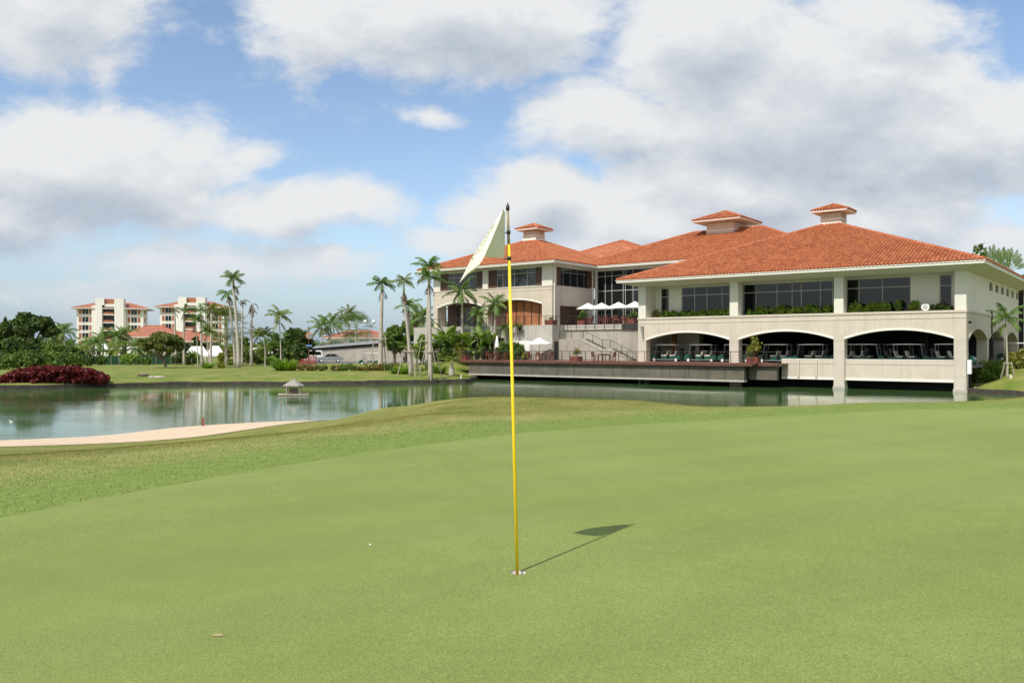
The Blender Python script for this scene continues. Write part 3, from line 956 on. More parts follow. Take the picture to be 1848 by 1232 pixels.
def tile_field(parent, polys, ze, pitch, tile, w=.30, hh=.36):
    """barrel tiles laid in courses on each slope, one mesh for the whole roof"""
    k = math.sqrt(1 + pitch * pitch); VV = []; UV = []
    arc = [(-.135, 0), (-.10, .075), (0, .115), (.10, .075), (.135, 0)]
    for pts, ax, e, sg in polys:
        P2 = np.array([(p[ax], abs(p[1 - ax] - e) * k) for p in pts])
        s0, s1, tm = P2[:, 0].min(), P2[:, 0].max(), P2[:, 1].max()
        ss = np.arange(math.floor((s0 + 200) / w) + .5, (s1 + 200) / w) * w - 200
        ts = np.arange(.5, tm / hh) * hh
        SS, TT = np.meshgrid(ss, ts); SS = SS.ravel(); TT = TT.ravel()
        ok = poly_sd(SS, TT, P2) < -.02
        SS, TT = SS[ok], TT[ok]
        rng = np.random.RandomState(len(SS))
        for (ds, dn), (ds2, dn2) in zip(arc, arc[1:]):
            quad = []
            for (a_, n_, dt, lift) in ((ds, dn, -.24, .045), (ds2, dn2, -.24, .045), (ds2 * .86, dn2 * .86, .20, .01), (ds * .86, dn * .86, .20, .01)):
                t_ = (TT + dt) / k; nn_ = n_ + lift
                q = np.zeros((len(SS), 3)); q[:, ax] = SS + a_; q[:, 1 - ax] = e + sg * (t_ - nn_ * pitch / k); q[:, 2] = ze + pitch * t_ + nn_ / k
                quad.append(q)
            VV.append(np.stack(quad, 1)); UV.append(np.stack([SS + 200, TT], 1))
        # open mouth of every barrel
        quad = []
        for (a_, n_) in ((-.135, 0), (.135, 0), (.10, .075), (-.10, .075)):
            t_ = (TT - .24) / k; nn_ = n_ + .045
            q = np.zeros((len(SS), 3)); q[:, ax] = SS + a_; q[:, 1 - ax] = e + sg * (t_ - nn_ * pitch / k); q[:, 2] = ze + pitch * t_ + nn_ / k
            quad.append(q)
        VV.append(np.stack(quad, 1)); UV.append(np.stack([SS + 200, TT], 1))
    V = np.concatenate(VV).reshape(-1, 3); U = np.repeat(np.concatenate(UV), 4, axis=0)
    n = len(V) // 4
    me = bpy.data.meshes.new('roof_tiles')
    me.vertices.add(len(V)); me.vertices.foreach_set('co', V.astype(np.float32).ravel())
    me.loops.add(len(V)); me.loops.foreach_set('vertex_index', np.arange(len(V), dtype=np.int32))
    me.polygons.add(n); me.polygons.foreach_set('loop_start', np.arange(0, 4 * n, 4, dtype=np.int32))
    me.update(calc_edges=True)
    ul = me.uv_layers.new(name='UVMap'); ul.data.foreach_set('uv', U.astype(np.float32).ravel())
    me.materials.append(M['tile_piece'])
    o = bpy.data.objects.new('roof_tiles', me); COL.objects.link(o); o.parent = parent
    return o

def hip_roof(parent, u0, u1, v0, v1, ze, pitch, tile='tile', fh=.28, sof=None, ends='fr', name='roof', capr=.13, tw=.30, sofdrop=0.0, wallbox=None):
    """tiled hip roof (part) with fascia and soffit (sub-parts); ze = top of fascia"""
    mb = MB()
    wu, wv = u1 - u0, v1 - v0
    h = min(wu, wv) / 2 * pitch
    if wu >= wv: A = (u0 + wv / 2, (v0 + v1) / 2); B = (u1 - wv / 2, (v0 + v1) / 2)
    else: A = ((u0 + u1) / 2, v0 + wu / 2); B = ((u0 + u1) / 2, v1 - wu / 2)
    zt = ze + h
    c = [(u0, v0, ze), (u1, v0, ze), (u1, v1, ze), (u0, v1, ze)]
    A3 = (*A, zt); B3 = (*B, zt)
    k = math.sqrt(1 + pitch * pitch)
    def slope(pts, axis, e):
        uv = []
        for p in pts:
            s_ = p[axis] + 200
            t_ = abs(p[1 - axis] - e) * k
            uv.append((s_, t_ + .05))
        mb.face(pts, uv)
    if wu >= wv:
        slope([c[0], c[1], B3, A3], 0, v0); slope([c[2], c[3], A3, B3], 0, v1)
        slope([c[3], c[0], A3], 1, u0); slope([c[1], c[2], B3], 1, u1)
        hips = [(c[0], A3), (c[3], A3), (c[1], B3), (c[2], B3), (A3, B3)]
    else:
        slope([c[0], c[1], A3], 0, v0); slope([c[2], c[3], B3], 0, v1)
        slope([c[3], c[0], A3, B3], 1, u0); slope([c[1], c[2], B3, A3], 1, u1)
        hips = [(c[0], A3), (c[1], A3), (c[2], B3), (c[3], B3), (A3, B3)]
    r = mb.build(name, M[tile], parent, fix=False)
    if tw:
        if wu >= wv: polys = [([c[0], c[1], B3, A3], 0, v0, 1), ([c[3], c[0], A3], 1, u0, 1), ([c[1], c[2], B3], 1, u1, -1)]
        else: polys = [([c[0], c[1], A3], 0, v0, 1), ([c[3], c[0], A3, B3], 1, u0, 1), ([c[1], c[2], B3, A3], 1, u1, -1)]
        tile_field(r, polys, ze, pitch, tile)
    # caps on hips and ridge, rounded tile ends along the eaves
    cb = MB()
    for a, b in hips:
        a = Vector(a); b = Vector(b)
        if (b - a).length < .3: continue
        n_ = max(2, int((b - a).length / .45)) if capr > .05 else 2
        for i in range(n_):
            p = a.lerp(b, i / n_); q = a.lerp(b, (i + 1.08) / n_)
            cb.tube([p + Vector((0, 0, .035)), q + Vector((0, 0, .02))], [capr * 1.12, capr * .92], 7, True)
    if tw:
        for (p, q, dn) in ((c[0], c[1], (0, -1)), (c[1], c[2], (1, 0)), (c[3], c[0], (-1, 0))):
            p = Vector(p); q = Vector(q); L_ = (q - p).length; n_ = int(L_ / tw); dn = Vector((dn[0], dn[1], 0))
            for i in range(n_):
                o = p.lerp(q, (i + .5) / n_)
                s_ = o + dn * .07 + Vector((0, 0, -.03 * pitch)); e_ = o - dn * .32 + Vector((0, 0, .32 * pitch))
                cb.tube([s_, e_], tw * .36, 7, True)
    cb.build('ridge_and_eave_tiles', M['tilecap'], r)
    fb = MB(); t = .06
    fb.box(u0, u1, v0, v0 + t, ze - fh, ze - .012); fb.box(u0, u1, v1 - t, v1, ze - fh, ze - .012)
    fb.box(u0, u0 + t, v0 + t, v1 - t, ze - fh, ze - .012); fb.box(u1 - t, u1, v0 + t, v1 - t, ze - fh, ze - .012)
    fb.box(u0 - .05, u1 + .05, v0 - .05, v0 - .002, ze - .11, ze - .03)
    fb.box(u1 + .002, u1 + .05, v0, v1, ze - .11, ze - .03)
    fb.build('fascia', M['trim'], r)
    if sof:
        z = ze - fh + .03
        w0, w1, x0, x1, zi = sof
        o4 = [(u0 + t, v0 + t, z), (u1 - t, v0 + t, z), (u1 - t, v1 - t, z), (u0 + t, v1 - t, z)]
        i4 = [(w0, x0, zi), (w1, x0, zi), (w1, x1, zi), (w0, x1, zi)]
        sb = MB()
        for a in range(4):
            b = (a + 1) % 4
            sb.face([o4[a], o4[b], i4[b], i4[a]])
        sb.face(i4)
        sb.build('soffit', M['soffit'], r, fix=False)
    return zt

hip_roof(club, -29.7, 1.45, -1.65, 30.4, 7.93, .382, sof=(-28.24, .0, 0, 29, 7.302), name='roof')

def cupola(cu, cv, su, sv, z0, z1, ro, parent, louv=True):
    c_ = MB().box(cu - su, cu + su, cv - sv, cv + sv, z0 - 1.6, z1).build('cupola', M['wall'], parent)
    mb = MB()
    e = .06
    zz = z0 + (z1 - z0) * .38
    mb.box(cu - su - e, cu + su + e, cv - sv - e, cv + sv + e, zz - .07, zz + .06)
    mb.box(cu - su - e * 1.4, cu + su + e * 1.4, cv - sv - e * 1.4, cv + sv + e * 1.4, z0 - .22, z0 + .05)
    mb.build('band', M['trim'], c_)
    if louv:
        lb = MB()
        n_ = 7
        for i in range(n_):
            x = cu - su + (i + .5) * 2 * su / n_
            lb.box(x - .045, x + .045, cv - sv - .05, cv - sv - .002, zz + .08, z1 - .02)
            y = cv - sv + (i + .5) * 2 * sv / n_
            lb.box(cu + su + .002, cu + su + .05, y - .045, y + .045, zz + .08, z1 - .02)
        lb.build('louvre', M['wall2'], c_)
    hip_cupola(c_, cu, cv, su + ro, sv + ro, z1 + .28)
    return c_

def hip_cupola(c_, cu, cv, a, b, ze):
    """small tiled hip roof joined with its white eave as one sub-part each"""
    mb = MB()
    pitch = .42; h = min(a, b) * pitch
    u0, u1, v0, v1 = cu - a, cu + a, cv - b, cv + b
    c = [(u0, v0, ze), (u1, v0, ze), (u1, v1, ze), (u0, v1, ze)]
    if b > a: A3 = (cu, v0 + a, ze + h); B3 = (cu, v1 - a, ze + h)
    else: A3 = (u0 + b, cv, ze + h); B3 = (u1 - b, cv, ze + h)
    kk = math.sqrt(1 + pitch ** 2)
    fs = [([c[0], c[1]] + ([A3] if b >= a else [B3, A3]), 0, v0), ([c[2], c[3]] + ([B3] if b >= a else [A3, B3]), 0, v1),
          ([c[3], c[0]] + ([A3, B3] if b > a else [A3]), 1, u0), ([c[1], c[2]] + ([B3, A3] if b > a else [B3 if b < a else A3]), 1, u1)]
    for pts, ax, e in fs:
        mb.face(pts, [(p[ax] + 200, abs(p[1 - ax] - e) * kk + .05) for p in pts])
    r = mb.build('cupola_roof', M['tile'], c_, fix=False)
    tile_field(c_, [(f[0], f[1], f[2], 1 if f[2] in (v0, u0) else -1) for f in (fs[0], fs[2], fs[3])], ze, pitch, 'tile')
    cb = MB()
    for p, q in ((c[0], A3), (c[1], A3 if b >= a else B3), (c[2], B3), (c[3], B3 if b >= a else A3), (A3, B3)):
        if (Vector(p) - Vector(q)).length > .2: cb.tube([Vector(p) + Vector((0, 0, .03)), Vector(q) + Vector((0, 0, .03))], .075, 6)
    for (p, q, dn) in ((c[0], c[1], (0, -1)), (c[1], c[2], (1, 0)), (c[3], c[0], (-1, 0))):
        p = Vector(p); q = Vector(q); n_ = int((q - p).length / .28); dn = Vector((*dn, 0))
        for i in range(n_):
            o = p.lerp(q, (i + .5) / n_)
            cb.tube([o + dn * .05 - Vector((0, 0, .02)), o - dn * .25 + Vector((0, 0, .25 * pitch))], .1, 6)
    cb.build('cap_tiles', M['tilecap'], c_)
    eb = MB()
    eb.box(u0, u1, v0, v1, ze - .2, ze - .012)
    t = .18; z2 = ze - .2
    lo = [(u0 + t, v0 + t), (u1 - t, v0 + t), (u1 - t, v1 - t), (u0 + t, v1 - t)]
    eb.build('cupola_eave', M['trim'], c_)

cupola(-14.1, 14.1, .95, .95, 13.75, 14.72, .76, club)

# --- left wing
def uv_at(px, v):
    t = (px - CX) / F_PX
    return (t * (C0[1] + v * VY) - C0[0] - v * VX) / (UX - t * UY)
LW = 3.8
LOPS = [(-58.3, -51.15, 6.25, 6.85), (-50.25, -42.5, 6.3, 6.88)]
mb = MB()
arch_wall(mb, -59, -41.1, 3.9, 8.2, LW, LW + .8, LOPS)
mb.build('left_arcade_wall', M['wall2'], club)
for o in LOPS:
    mb = MB(); arch_trim(mb, o, LW - .035, LW + .012); mb.build('arch_trim', M['trim'], club)
mb = MB()
mb.box(-59.04, -41.06, LW - .05, LW + .84, 8.2, 8.33)
mb.box(-59.02, -41.1 + .03, LW - .03, LW - .002, 7.84, 7.88)
mb.build('left_ledge', M['wall2'], club)
for a, b in ((-59, -57.9), (-51.1, -50.3), (-42.5, -41.1)):
    MB().box(a, b, LW, LW + .8, 8.332, 10.62).build('column', M['cream'], club)
mb = MB()
mb.box(-59, -41.15, LW + .15, LW + .5, 10.42, 10.62)
mb.build('lintel', M['cream'], club)
for (a, b) in ((-57.9, -51.1), (-50.3, -42.5)):
    w0, w1 = a + 1.15, b - 1.05
    window(w0, w1, 8.335, 10.42, LW + .28, 4, club, bar=9.85, fm='frame_l', gm='glass_l', splits=[w0 + .9, w0 + 2.6, w1 - 1.2])
    for (x0, x1) in ((a, w0), (w1, b)):
        MB().box(x0, x1, LW + .2, LW + .38, 8.335, 10.42).build('shutter', M['shutter'], club)
# left wing ground floor behind the arches
mb = MB()
mb.box(-50.25, -42.5, LW + 1.0, LW + 1.1, 4.0, 6.95)
mb.build('entrance_screen', M['doorwood'], club)
mb = MB()
for x in np.arange(-50.2, -42.5, 1.1): mb.box(x, x + .10, LW + .93, LW + .998, 4.0, 6.9)
mb.box(-50.25, -48.3, LW + .90, LW + .996, 4.0, 6.6)
mb.build('screen_posts', M['shutter'], club)
mb = MB()
mb.box(uv_at(808, 6.2), uv_at(825, 6.2), 6.2, 6.7, 4.0, 7.0)
mb.build('brown_pier', M['shutter'], club)
window(uv_at(825, 6.3), -50.3, 4.0, 6.98, 6.3, 4, club, bar=6.3, gm='glass_l', fm='frame')
mb = MB()
mb.box(-59, -58.3, LW + .8, LW + 1.6, 3.9, 7.0)
mb.box(-59, -58.3, LW + 8.5, LW + 17.5, 3.9, 7.0)
mb.box(-59, -58.7, LW + .8, LW + 17.5, 7.0, 10.62)
mb.box(-58.7, -41.4, LW + .8, LW + 17.4, 7.0, 7.2)
mb.box(-51.1, -41.5, LW + 8, LW + 8.2, 4, 7.0)
mb.build('left_inner_walls', M['wall2'], club)
# side face of the left wing, towards the terrace court
SV0, SV1 = LW + .8, 12.3
mb = MB()
mb.box(-41.5, -41.105, SV0, 5.3, 3.9, 8.2); mb.box(-41.5, -41.105, 11.0, SV1, 3.9, 8.2); mb.box(-41.5, -41.105, 5.3, 11.0, 6.12, 8.2)
mb.build('court_wall', M['wall_side'], club)
MB().box(-41.52, -41.05, SV0 + .04, SV1, 8.2, 8.33).build('court_ledge', M['wall_side'], club)
window(4.75, 11.9, 8.335, 10.42, -41.28, 5, club, 'v', sgn=-1, bar=9.9, gm='glass', fm='frame')
for a, b in ((4.6, 5.6), (11.0, 11.9)):
    MB().box(-41.4, -41.2, a, b, 8.34, 10.42).build('shutter', M['shutter'], club)
MB().box(-41.5, -41.105, LW + .802, 4.6, 8.332, 10.62).box(-41.5, -41.11, 4.6, 12.2, 10.42, 10.62).build('court_lintel', M['cream'], club)
mb = MB(); mb.box(-41.4, -41.3, 5.3, 11.0, 3.95, 6.12)
for i in range(8): mb.box(-41.3, -41.24, 5.3 + i * .76, 5.42 + i * .76, 3.95, 6.12)
mb.build('court_door', M['shutter'], club)
mb = MB()
arch_trim(mb, (5.0, 11.3, 6.35, 7.1), -41.06, -41.11, .12, 'v')
mb.build('blind_arch', M['wall_side'], club)
for y_ in (4.1, 11.9): MB().tube([(-41.02, y_, 10.6), (-41.02, y_, 4.1)], .07, 8).build('downpipe', M['trim'], club)
hip_roof(club, -60.5, -39.9, 2.44, 23.0, 10.93, .40, sof=(-59, -41.1, LW, LW + 17.4, 10.622), name='roof')
cupola(-50.2, 12.72, .95, .95, 14.95, 15.92, .78, club)
# --- middle range with its tall glazed front
MV = 12.3
mb = MB()
mb.box(-41.5, -27, MV + .35, MV + .6, 3.9, 4.3)
mb.box(-41.1, -27.0, MV, MV + .4, 10.42, 10.62)
mb.box(-40.98, -40.7, MV, MV + .4, 3.9, 10.42)
mb.box(-41, -24, MV + 5, MV + 5.2, 3.9, 10.5)
mb.build('middle_wall', M['cream'], club)
window(-40.7, -27.2, 4.0, 10.42, MV + .1, 9, club, bar=[6.2, 8.05, 9.75], fm='frame_l', splits=[-39.6, -38.7, -37.2, -36.9, -35.9, -34.4, -34.1, -32.8, -31.6, -30.4, -29.2])
mb = MB(); mb.box(-41, -24.0, 20, 20.3, 3.9, 10.9); mb.box(-24.3, -24, MV, 30, 3.9, 10.9); mb.build('middle_core', M['wall'], club)
hip_roof(club, -44.1, -13.5, 11.03, 33.0, 10.93, .402, sof=(-41.0, -16, MV, 31, 10.622), name='roof')
cupola(-28.8, 22.1, 1.65, 2.0, 14.55, 16.0, 1.3, club, False)
hip_roof(club, -57.6, -33.2, 13.9, 38.3, 10.85, .405, name='roof', tw=0)
# terrace floor and its retaining walls are part of the building
mb = MB()
mb.box(-61, -40.1, 2.4, 3.2, -.9, 3.90)
mb.build('terrace_wall', M['concrete'], club)
mb = MB()
mb.box(-40.4, -40.1, 3.2, 5.0, -.9, 3.90)
mb.build('terrace_return_wall', M['concrete'], club)
mb = MB()
mb.box(-40.1, -28.2, 5.0, 5.4, -.9, 3.36)
mb.build('court_retaining_wall', M['ramp'], club)
mb = MB()
mb.box(-40.1, -28.9, 4.85, 5.4, 3.36, 3.92)
mb.build('terrace_edge_beam', M['concrete'], club)
MB().box(-61, -28.2, 5.41, 13, 3.6, 3.94).box(-61, -40.41, 3.21, 5.39, 3.6, 3.94).build('terrace_floor', M['concrete'], club)
MB().box(-32.9, -29.0, 4.78, 4.845, 3.38, 3.90).build('grey_panel', M['metal'], club)
# openings low in the terrace wall
MB().box(-45.6, -43.1, 2.33, 2.38, .13, 2.2).build('white_shutter', M['white'], club)
window(-51.5, -46.7, .9, 2.6, 2.30, 3, club, gm='glass', fm='frame_l', sgn=1)
MB().box(-40.095, -40.06, 2.75, 3.45, .13, 2.12).build('dark_doorway', M['black'], club)
# outside stair in front of the court wall
prof = [(-40.06, .125), (-40.06, 2.36), (-36.9, 2.36)]
n_ = 6
def steps(prof, u0, z0, u1, z1, n_):
    for i in range(n_):
        prof.append((u0 + (u1 - u0) * (i + .0) / n_, z0 + (z1 - z0) * (i + 1) / n_))
        prof.append((u0 + (u1 - u0) * (i + 1.0) / n_, z0 + (z1 - z0) * (i + 1) / n_))
steps(prof, -36.9, 2.36, -34.55, 1.32, n_)
prof.append((-33.6, 1.32))
steps(prof, -33.6, 1.32, -30.9, .125, 7)
mb = MB(); mb.extr([(a, b) for a, b in prof], 3.6, 4.98, 'y')
mb.build('stair', M['ramp'], club)
mb = MB(); mb.extr([(-36.95, 2.40), (-34.5, 1.36), (-34.5, 1.08), (-36.95, 2.12)], 3.54, 3.598, 'y'); mb.extr([(-33.6, 1.38), (-30.9, .16), (-30.9, .13), (-33.6, 1.10)], 3.54, 3.598, 'y')
mb.build('stair_string', M['concrete'], club)

# downspout bracket and lamp box near the left end of the right wing
mb = MB(); mb.box(-27.95, -27.6, -.32, -.062, 3.40, 3.50); mb.extr([(-.36, 3.5), (-.18, 3.5), (-.09, 2.35), (-.2, 2.35)], -27.72, -27.6, 'x')
mb.build('drain_hopper', M['galv'], club)
# boxes on the right pillar
MB().box(.05, .32, .02, .42, -.55, .52).build('meter_box', M['white'], club)

# ------------------------------------------------------------------ deck over the water
deck = empty('deck', (C0[0], C0[1], 0), CR, label='brown edged deck on a stained concrete beam built out over the pond', cat='deck')
MB().box(-49.3, -15.6, -3.0, 3.5, -.08, .10).build('deck_floor', M['deckfloor'], deck)
mb = MB(); mb.box(-49.35, -15.6, -3.1, -2.98, -.14, .13); mb.box(-49.35, -49.2, -2.98, .4, -.14, .13); mb.box(-15.6, -13.7, -2.2, -2.08, -.12, .12)
mb.build('edge_board', M['rust'], deck)
MB().box(-15.598, -13.72, -2.08, .30, -.08, .10).build('deck_end', M['deckfloor'], deck)
mb = MB(); mb.box(-47.5, -16.4, -2.8, -2.2, -1.34, -.142)
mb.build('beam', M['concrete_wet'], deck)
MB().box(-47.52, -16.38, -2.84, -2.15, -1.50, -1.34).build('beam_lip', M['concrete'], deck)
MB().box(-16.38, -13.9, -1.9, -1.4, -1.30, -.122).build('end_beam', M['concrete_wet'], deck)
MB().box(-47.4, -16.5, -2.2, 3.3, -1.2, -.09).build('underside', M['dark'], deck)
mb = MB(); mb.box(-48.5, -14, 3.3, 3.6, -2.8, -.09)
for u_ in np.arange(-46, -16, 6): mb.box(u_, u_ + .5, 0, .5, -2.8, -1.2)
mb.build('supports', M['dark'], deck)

def railing(name, pts, label, step=.92, h=.98, wires=3, parent_frame=True, m='metal'):
    r = empty(name, (C0[0], C0[1], 0), CR, label=label, cat='railing')
    rm = MB()
    for si, (a, b) in enumerate(zip(pts, pts[1:])):
        a = Vector(a); b = Vector(b); n_ = max(1, round((b - a).length / step))
        for i in range(0 if si == 0 else 1, n_ + 1):
            p = a.lerp(b, i / n_)
            MB().box(p.x - .022, p.x + .022, p.y - .022, p.y + .022, p.z, p.z + h).build('post', M[m], r)
        rm.tube([a + Vector((0, 0, h)), b + Vector((0, 0, h))], .028, 5)
        for w in range(wires):
            z = h * (w + 1) / (wires + 1)
            rm.tube([a + Vector((0, 0, z)), b + Vector((0, 0, z))], .010, 4)
    rm.build('rails', M[m], r)
    return r
railing('railing', [(-49.1, .4, .1), (-49.1, -2.9, .1), (-15.7, -2.9, .1), (-15.7, -2.05, .1), (-13.8, -2.05, .1)], 'dark wire railing along the front of the deck above the water')
railing('railing', [(-60.5, 2.55, 3.9), (-40.2, 2.55, 3.9), (-40.2, 4.95, 3.9)], 'dark wire railing on the high terrace in front of the wood and glass arch')
railing('railing', [(-39.8, 4.78, 3.40), (-29.0, 4.78, 3.40)], 'dark wire railing on the high terrace in front of the open parasols', 1.15, 1.5, 4)
railing('railing', [(-40.0, 3.68, 2.36), (-36.95, 3.68, 2.36), (-34.55, 3.68, 1.32), (-33.6, 3.68, 1.32), (-30.9, 3.68, .12)], 'dark railing climbing beside the outside stair', 1.5, .92, 3)
#--PART3

# ------------------------------------------------------------------ foliage helpers
def leaf_cloud(mb, centers, radii, n, size, seed=0, shell=.55, flat=1.0, up=.35, asp=1.7):
    """n leaf-sized faces spread through a set of ellipsoid clumps"""
    r = np.random.RandomState(seed)
    C = np.array(centers, float); Rd = np.array(radii, float)
    if Rd.ndim == 1: Rd = np.stack([Rd, Rd, Rd * flat], 1)
    wgt = (Rd.prod(1)) ** (2 / 3.); wgt /= wgt.sum()
    k = r.choice(len(C), n, p=wgt)
    d = r.normal(size=(n, 3)); d /= np.linalg.norm(d, axis=1)[:, None]
    rad = shell + (1 - shell) * r.rand(n) ** .6
    rad *= 1 + .14 * r.normal(size=n)
    Pc = C[k] + d * rad[:, None] * Rd[k]
    nrm = d * .7 + r.normal(size=(n, 3)) * .6 + np.array([0, 0, up])
    nrm /= np.linalg.norm(nrm, axis=1)[:, None]
    a = np.cross(nrm, r.normal(size=(n, 3))); a /= np.linalg.norm(a, axis=1)[:, None]
    b = np.cross(nrm, a)
    s_ = size * (.6 + .8 * r.rand(n))
    a *= (s_ * asp * .5)[:, None]; b *= (s_ * .5)[:, None]
    V = np.empty((n, 4, 3)); V[:, 0] = Pc - a; V[:, 1] = Pc - b * .9 + a * .1; V[:, 2] = Pc + a; V[:, 3] = Pc + b * .9 + a * .1
    mb.arr(V.reshape(-1, 3), np.arange(4 * n).reshape(n, 4))
    return mb

def shrub(name, label, x, y, z, rx, ry, h, mat, n, size, seed, cat='shrub', group=None, stem=True):
    r = random.Random(seed)
    o = empty(name, (x, y, z), label=label, cat=cat, group=group)
    cs, rd = [], []
    for i in range(max(5, int(7 + rx))):
        a = r.uniform(0, 6.28); q = r.uniform(0, .75)
        cs.append((rx * q * math.cos(a), ry * q * math.sin(a), h * r.uniform(.30, .66)))
        rd.append((rx * r.uniform(.30, .5), ry * r.uniform(.35, .55), h * r.uniform(.26, .40)))
    mb = leaf_cloud(MB(), cs, rd, n, size, seed)
    mb.build('foliage', L[mat], o, fix=False)
    if stem:
        sb = MB()
        for i in range(4):
            a = r.uniform(0, 6.28)
            sb.tube([(0, 0, -.1), (rx * .2 * math.cos(a), ry * .2 * math.sin(a), h * .3), (rx * .45 * math.cos(a), ry * .45 * math.sin(a), h * .6)], [.05 * h / 2, .035 * h / 2, .012], 5)
        sb.build('stem', M['bark'], o)
    return o

def tree(name, label, x, y, z, h, rx, mat, n, size, seed, trunk_h=.35, crown_flat=.45, lean=0, tr=.18, spread=1.0, clumps=16, group=None, cat='tree', gap=.5):
    r = random.Random(seed)
    o = empty(name, (x, y, z), label=label, cat=cat, group=group)
    tb = MB(); cs, rd = [], []
    th = h * trunk_h
    top = Vector((lean, 0, th))
    tb.tube([(0, 0, -.3), (lean * .3, 0, th * .5), tuple(top)], [tr * 1.25, tr, tr * .8], 8)
    for i in range(clumps):
        a = i * 2.4 + r.uniform(-.4, .4); q = math.sqrt((i + .5) / clumps)
        px, py = rx * q * .80 * math.cos(a) * spread, rx * q * .80 * math.sin(a) * spread
        zt = th + (h - th) * (1.0 - .5 * q * q) * r.choice((r.uniform(.7, .9), r.uniform(.35, .9)) if crown_flat > .5 else (r.uniform(.62, .9), r.uniform(.55, .9)))
        px += r.uniform(-.16, .16) * rx; py += r.uniform(-.1, .1) * rx
        c = Vector((lean + px, py, zt))
        cs.append(tuple(c)); k = rx * r.uniform(.17, .36) * (1.1 - .3 * q)
        rd.append((k, k, k * crown_flat * r.uniform(.8, 1.3)))
        if i % 2 == 0:
            mid = top.lerp(c, .5) + Vector((0, 0, -(h - th) * .06))
            tb.tube([tuple(top - Vector((0, 0, th * .12))), tuple(mid), tuple(c)], [tr * .5, tr * .3, tr * .1], 5, False)
    tb.build('trunk', M['bark'], o)
    leaf_cloud(MB(), cs, rd, n, size, seed, gap).build('crown', L[mat], o, fix=False)
    return o

def frond(mb, base, az, e0, Lf, bend, n=16, lw=.62, droop=.5, twist=0, seed=0, dens=1.0):
    """a feather frond: arching rib with two rows of hanging leaflets"""
    r = random.Random(seed)
    p = Vector(base); pts = [p.copy()]; dirs = []
    for i in range(10):
        e = e0 - bend * ((i + .5) / 10) ** 1.25
        d = Vector((math.cos(az) * math.cos(e), math.sin(az) * math.cos(e), math.sin(e)))
        p = p + d * (Lf / 10); pts.append(p.copy()); dirs.append(d)
    for i in range(10):
        w = .045 * (1 - i / 11)
        sd = dirs[i].cross(Vector((0, 0, 1)))
        sd = sd.normalized() if sd.length > 1e-3 else Vector((1, 0, 0))
        mb.face([pts[i] - sd * w, pts[i] + sd * w, pts[i + 1] + sd * w * .85, pts[i + 1] - sd * w * .85])
    for i in range(n):
        t = .14 + .86 * i / n
        f = t * 10; k = min(int(f), 9); q = pts[k].lerp(pts[k + 1], f - k); d = dirs[k]
        sd = d.cross(Vector((0, 0, 1)))
        sd = sd.normalized() if sd.length > 1e-3 else Vector((1, 0, 0))
        ln = lw * (math.sin(math.pi * min(1, t * .92 + .08)) * .75 + .25) * r.uniform(.75, 1.15)
        for s_ in (-1, 1):
            if r.random() > dens: continue
            tip = q + sd * s_ * ln * .80 + d * ln * .5 - Vector((0, 0, 1)) * ln * droop * r.uniform(.6, 1.3)
            wv = d * (Lf / n * .95)
            mb.face([q - wv * .5, q + wv * .5, tip + wv * .12, tip - wv * .12])

def palm(label, px, Y, base_py, top_px, top_py, tr=.2, nf=13, fl=2.4, mat='palm', seed=0, shaft=1.1, bulge=.25, dead=0, group='palms round the pond', bend=1.25, e_lo=.05, e_hi=1.5, leaf=.62, dry=2, z=None, name='palm_tree', droop=.6, old=None, xy=None, dens=1.0):
    r = random.Random(seed)
    x, y = xy if xy else at(px, Y)
    Y = y
    if z is None: z = gz(x, y)
    zt = zat(top_py, Y); lean = (top_px - px) / F_PX * Y
    h = zt - z
    o = empty(name, (x, y, z), label=label, cat='palm', group=group)
    tb = MB(); path = []; rad = []
    for i in range(11):
        t = i / 10
        path.append((lean * t ** 1.6, 0.12 * math.sin(3 * t + seed), -.2 + (h - shaft + .2) * t))
        rad.append(tr * .58 * (1.35 - .55 * t + bulge * math.exp(-((t - .06) / .10) ** 2) + .12 * math.sin(math.pi * t)))
    tb.tube(path, rad, 9)
    tb.build('trunk', M['trunk'], o, smooth=True)
    top = Vector(path[-1])
    if shaft > .05:
        sb = MB(); sb.tube([top, top + Vector((0, 0, shaft * .5)), top + Vector((0, 0, shaft))], [rad[-1] * 1.15, rad[-1] * .85, rad[-1] * .4], 8)
        sb.build('crownshaft', L['crownshaft'] if not dead else M['trunk'], o, smooth=True)
    cb = MB(); c0 = top + Vector((0, 0, shaft * .92))
    for i in range(nf):
        t = (i + .5) / nf
        frond(cb, c0, i * 2.399 + r.uniform(-.3, .3), e_lo + (e_hi - e_lo) * t + r.uniform(-.15, .15), fl * r.uniform(.8, 1.1), bend * r.uniform(.75, 1.2), 17, leaf, droop, 0, seed * 50 + i, dens)
    cb.build('crown', L[mat], o, fix=False)
    if dry:
        db = MB(); c1 = top + Vector((0, 0, shaft * .35))
        for i in range(dry):
            frond(db, c1, r.uniform(0, 6.28), r.uniform(-.9, -.3), fl * r.uniform(.6, .9), r.uniform(.6, 1.1), 12, leaf * .7, .9, 0, seed * 77 + i, .8)
        db.build('dry_fronds', L[old or 'dead'], o, fix=False)
    return o

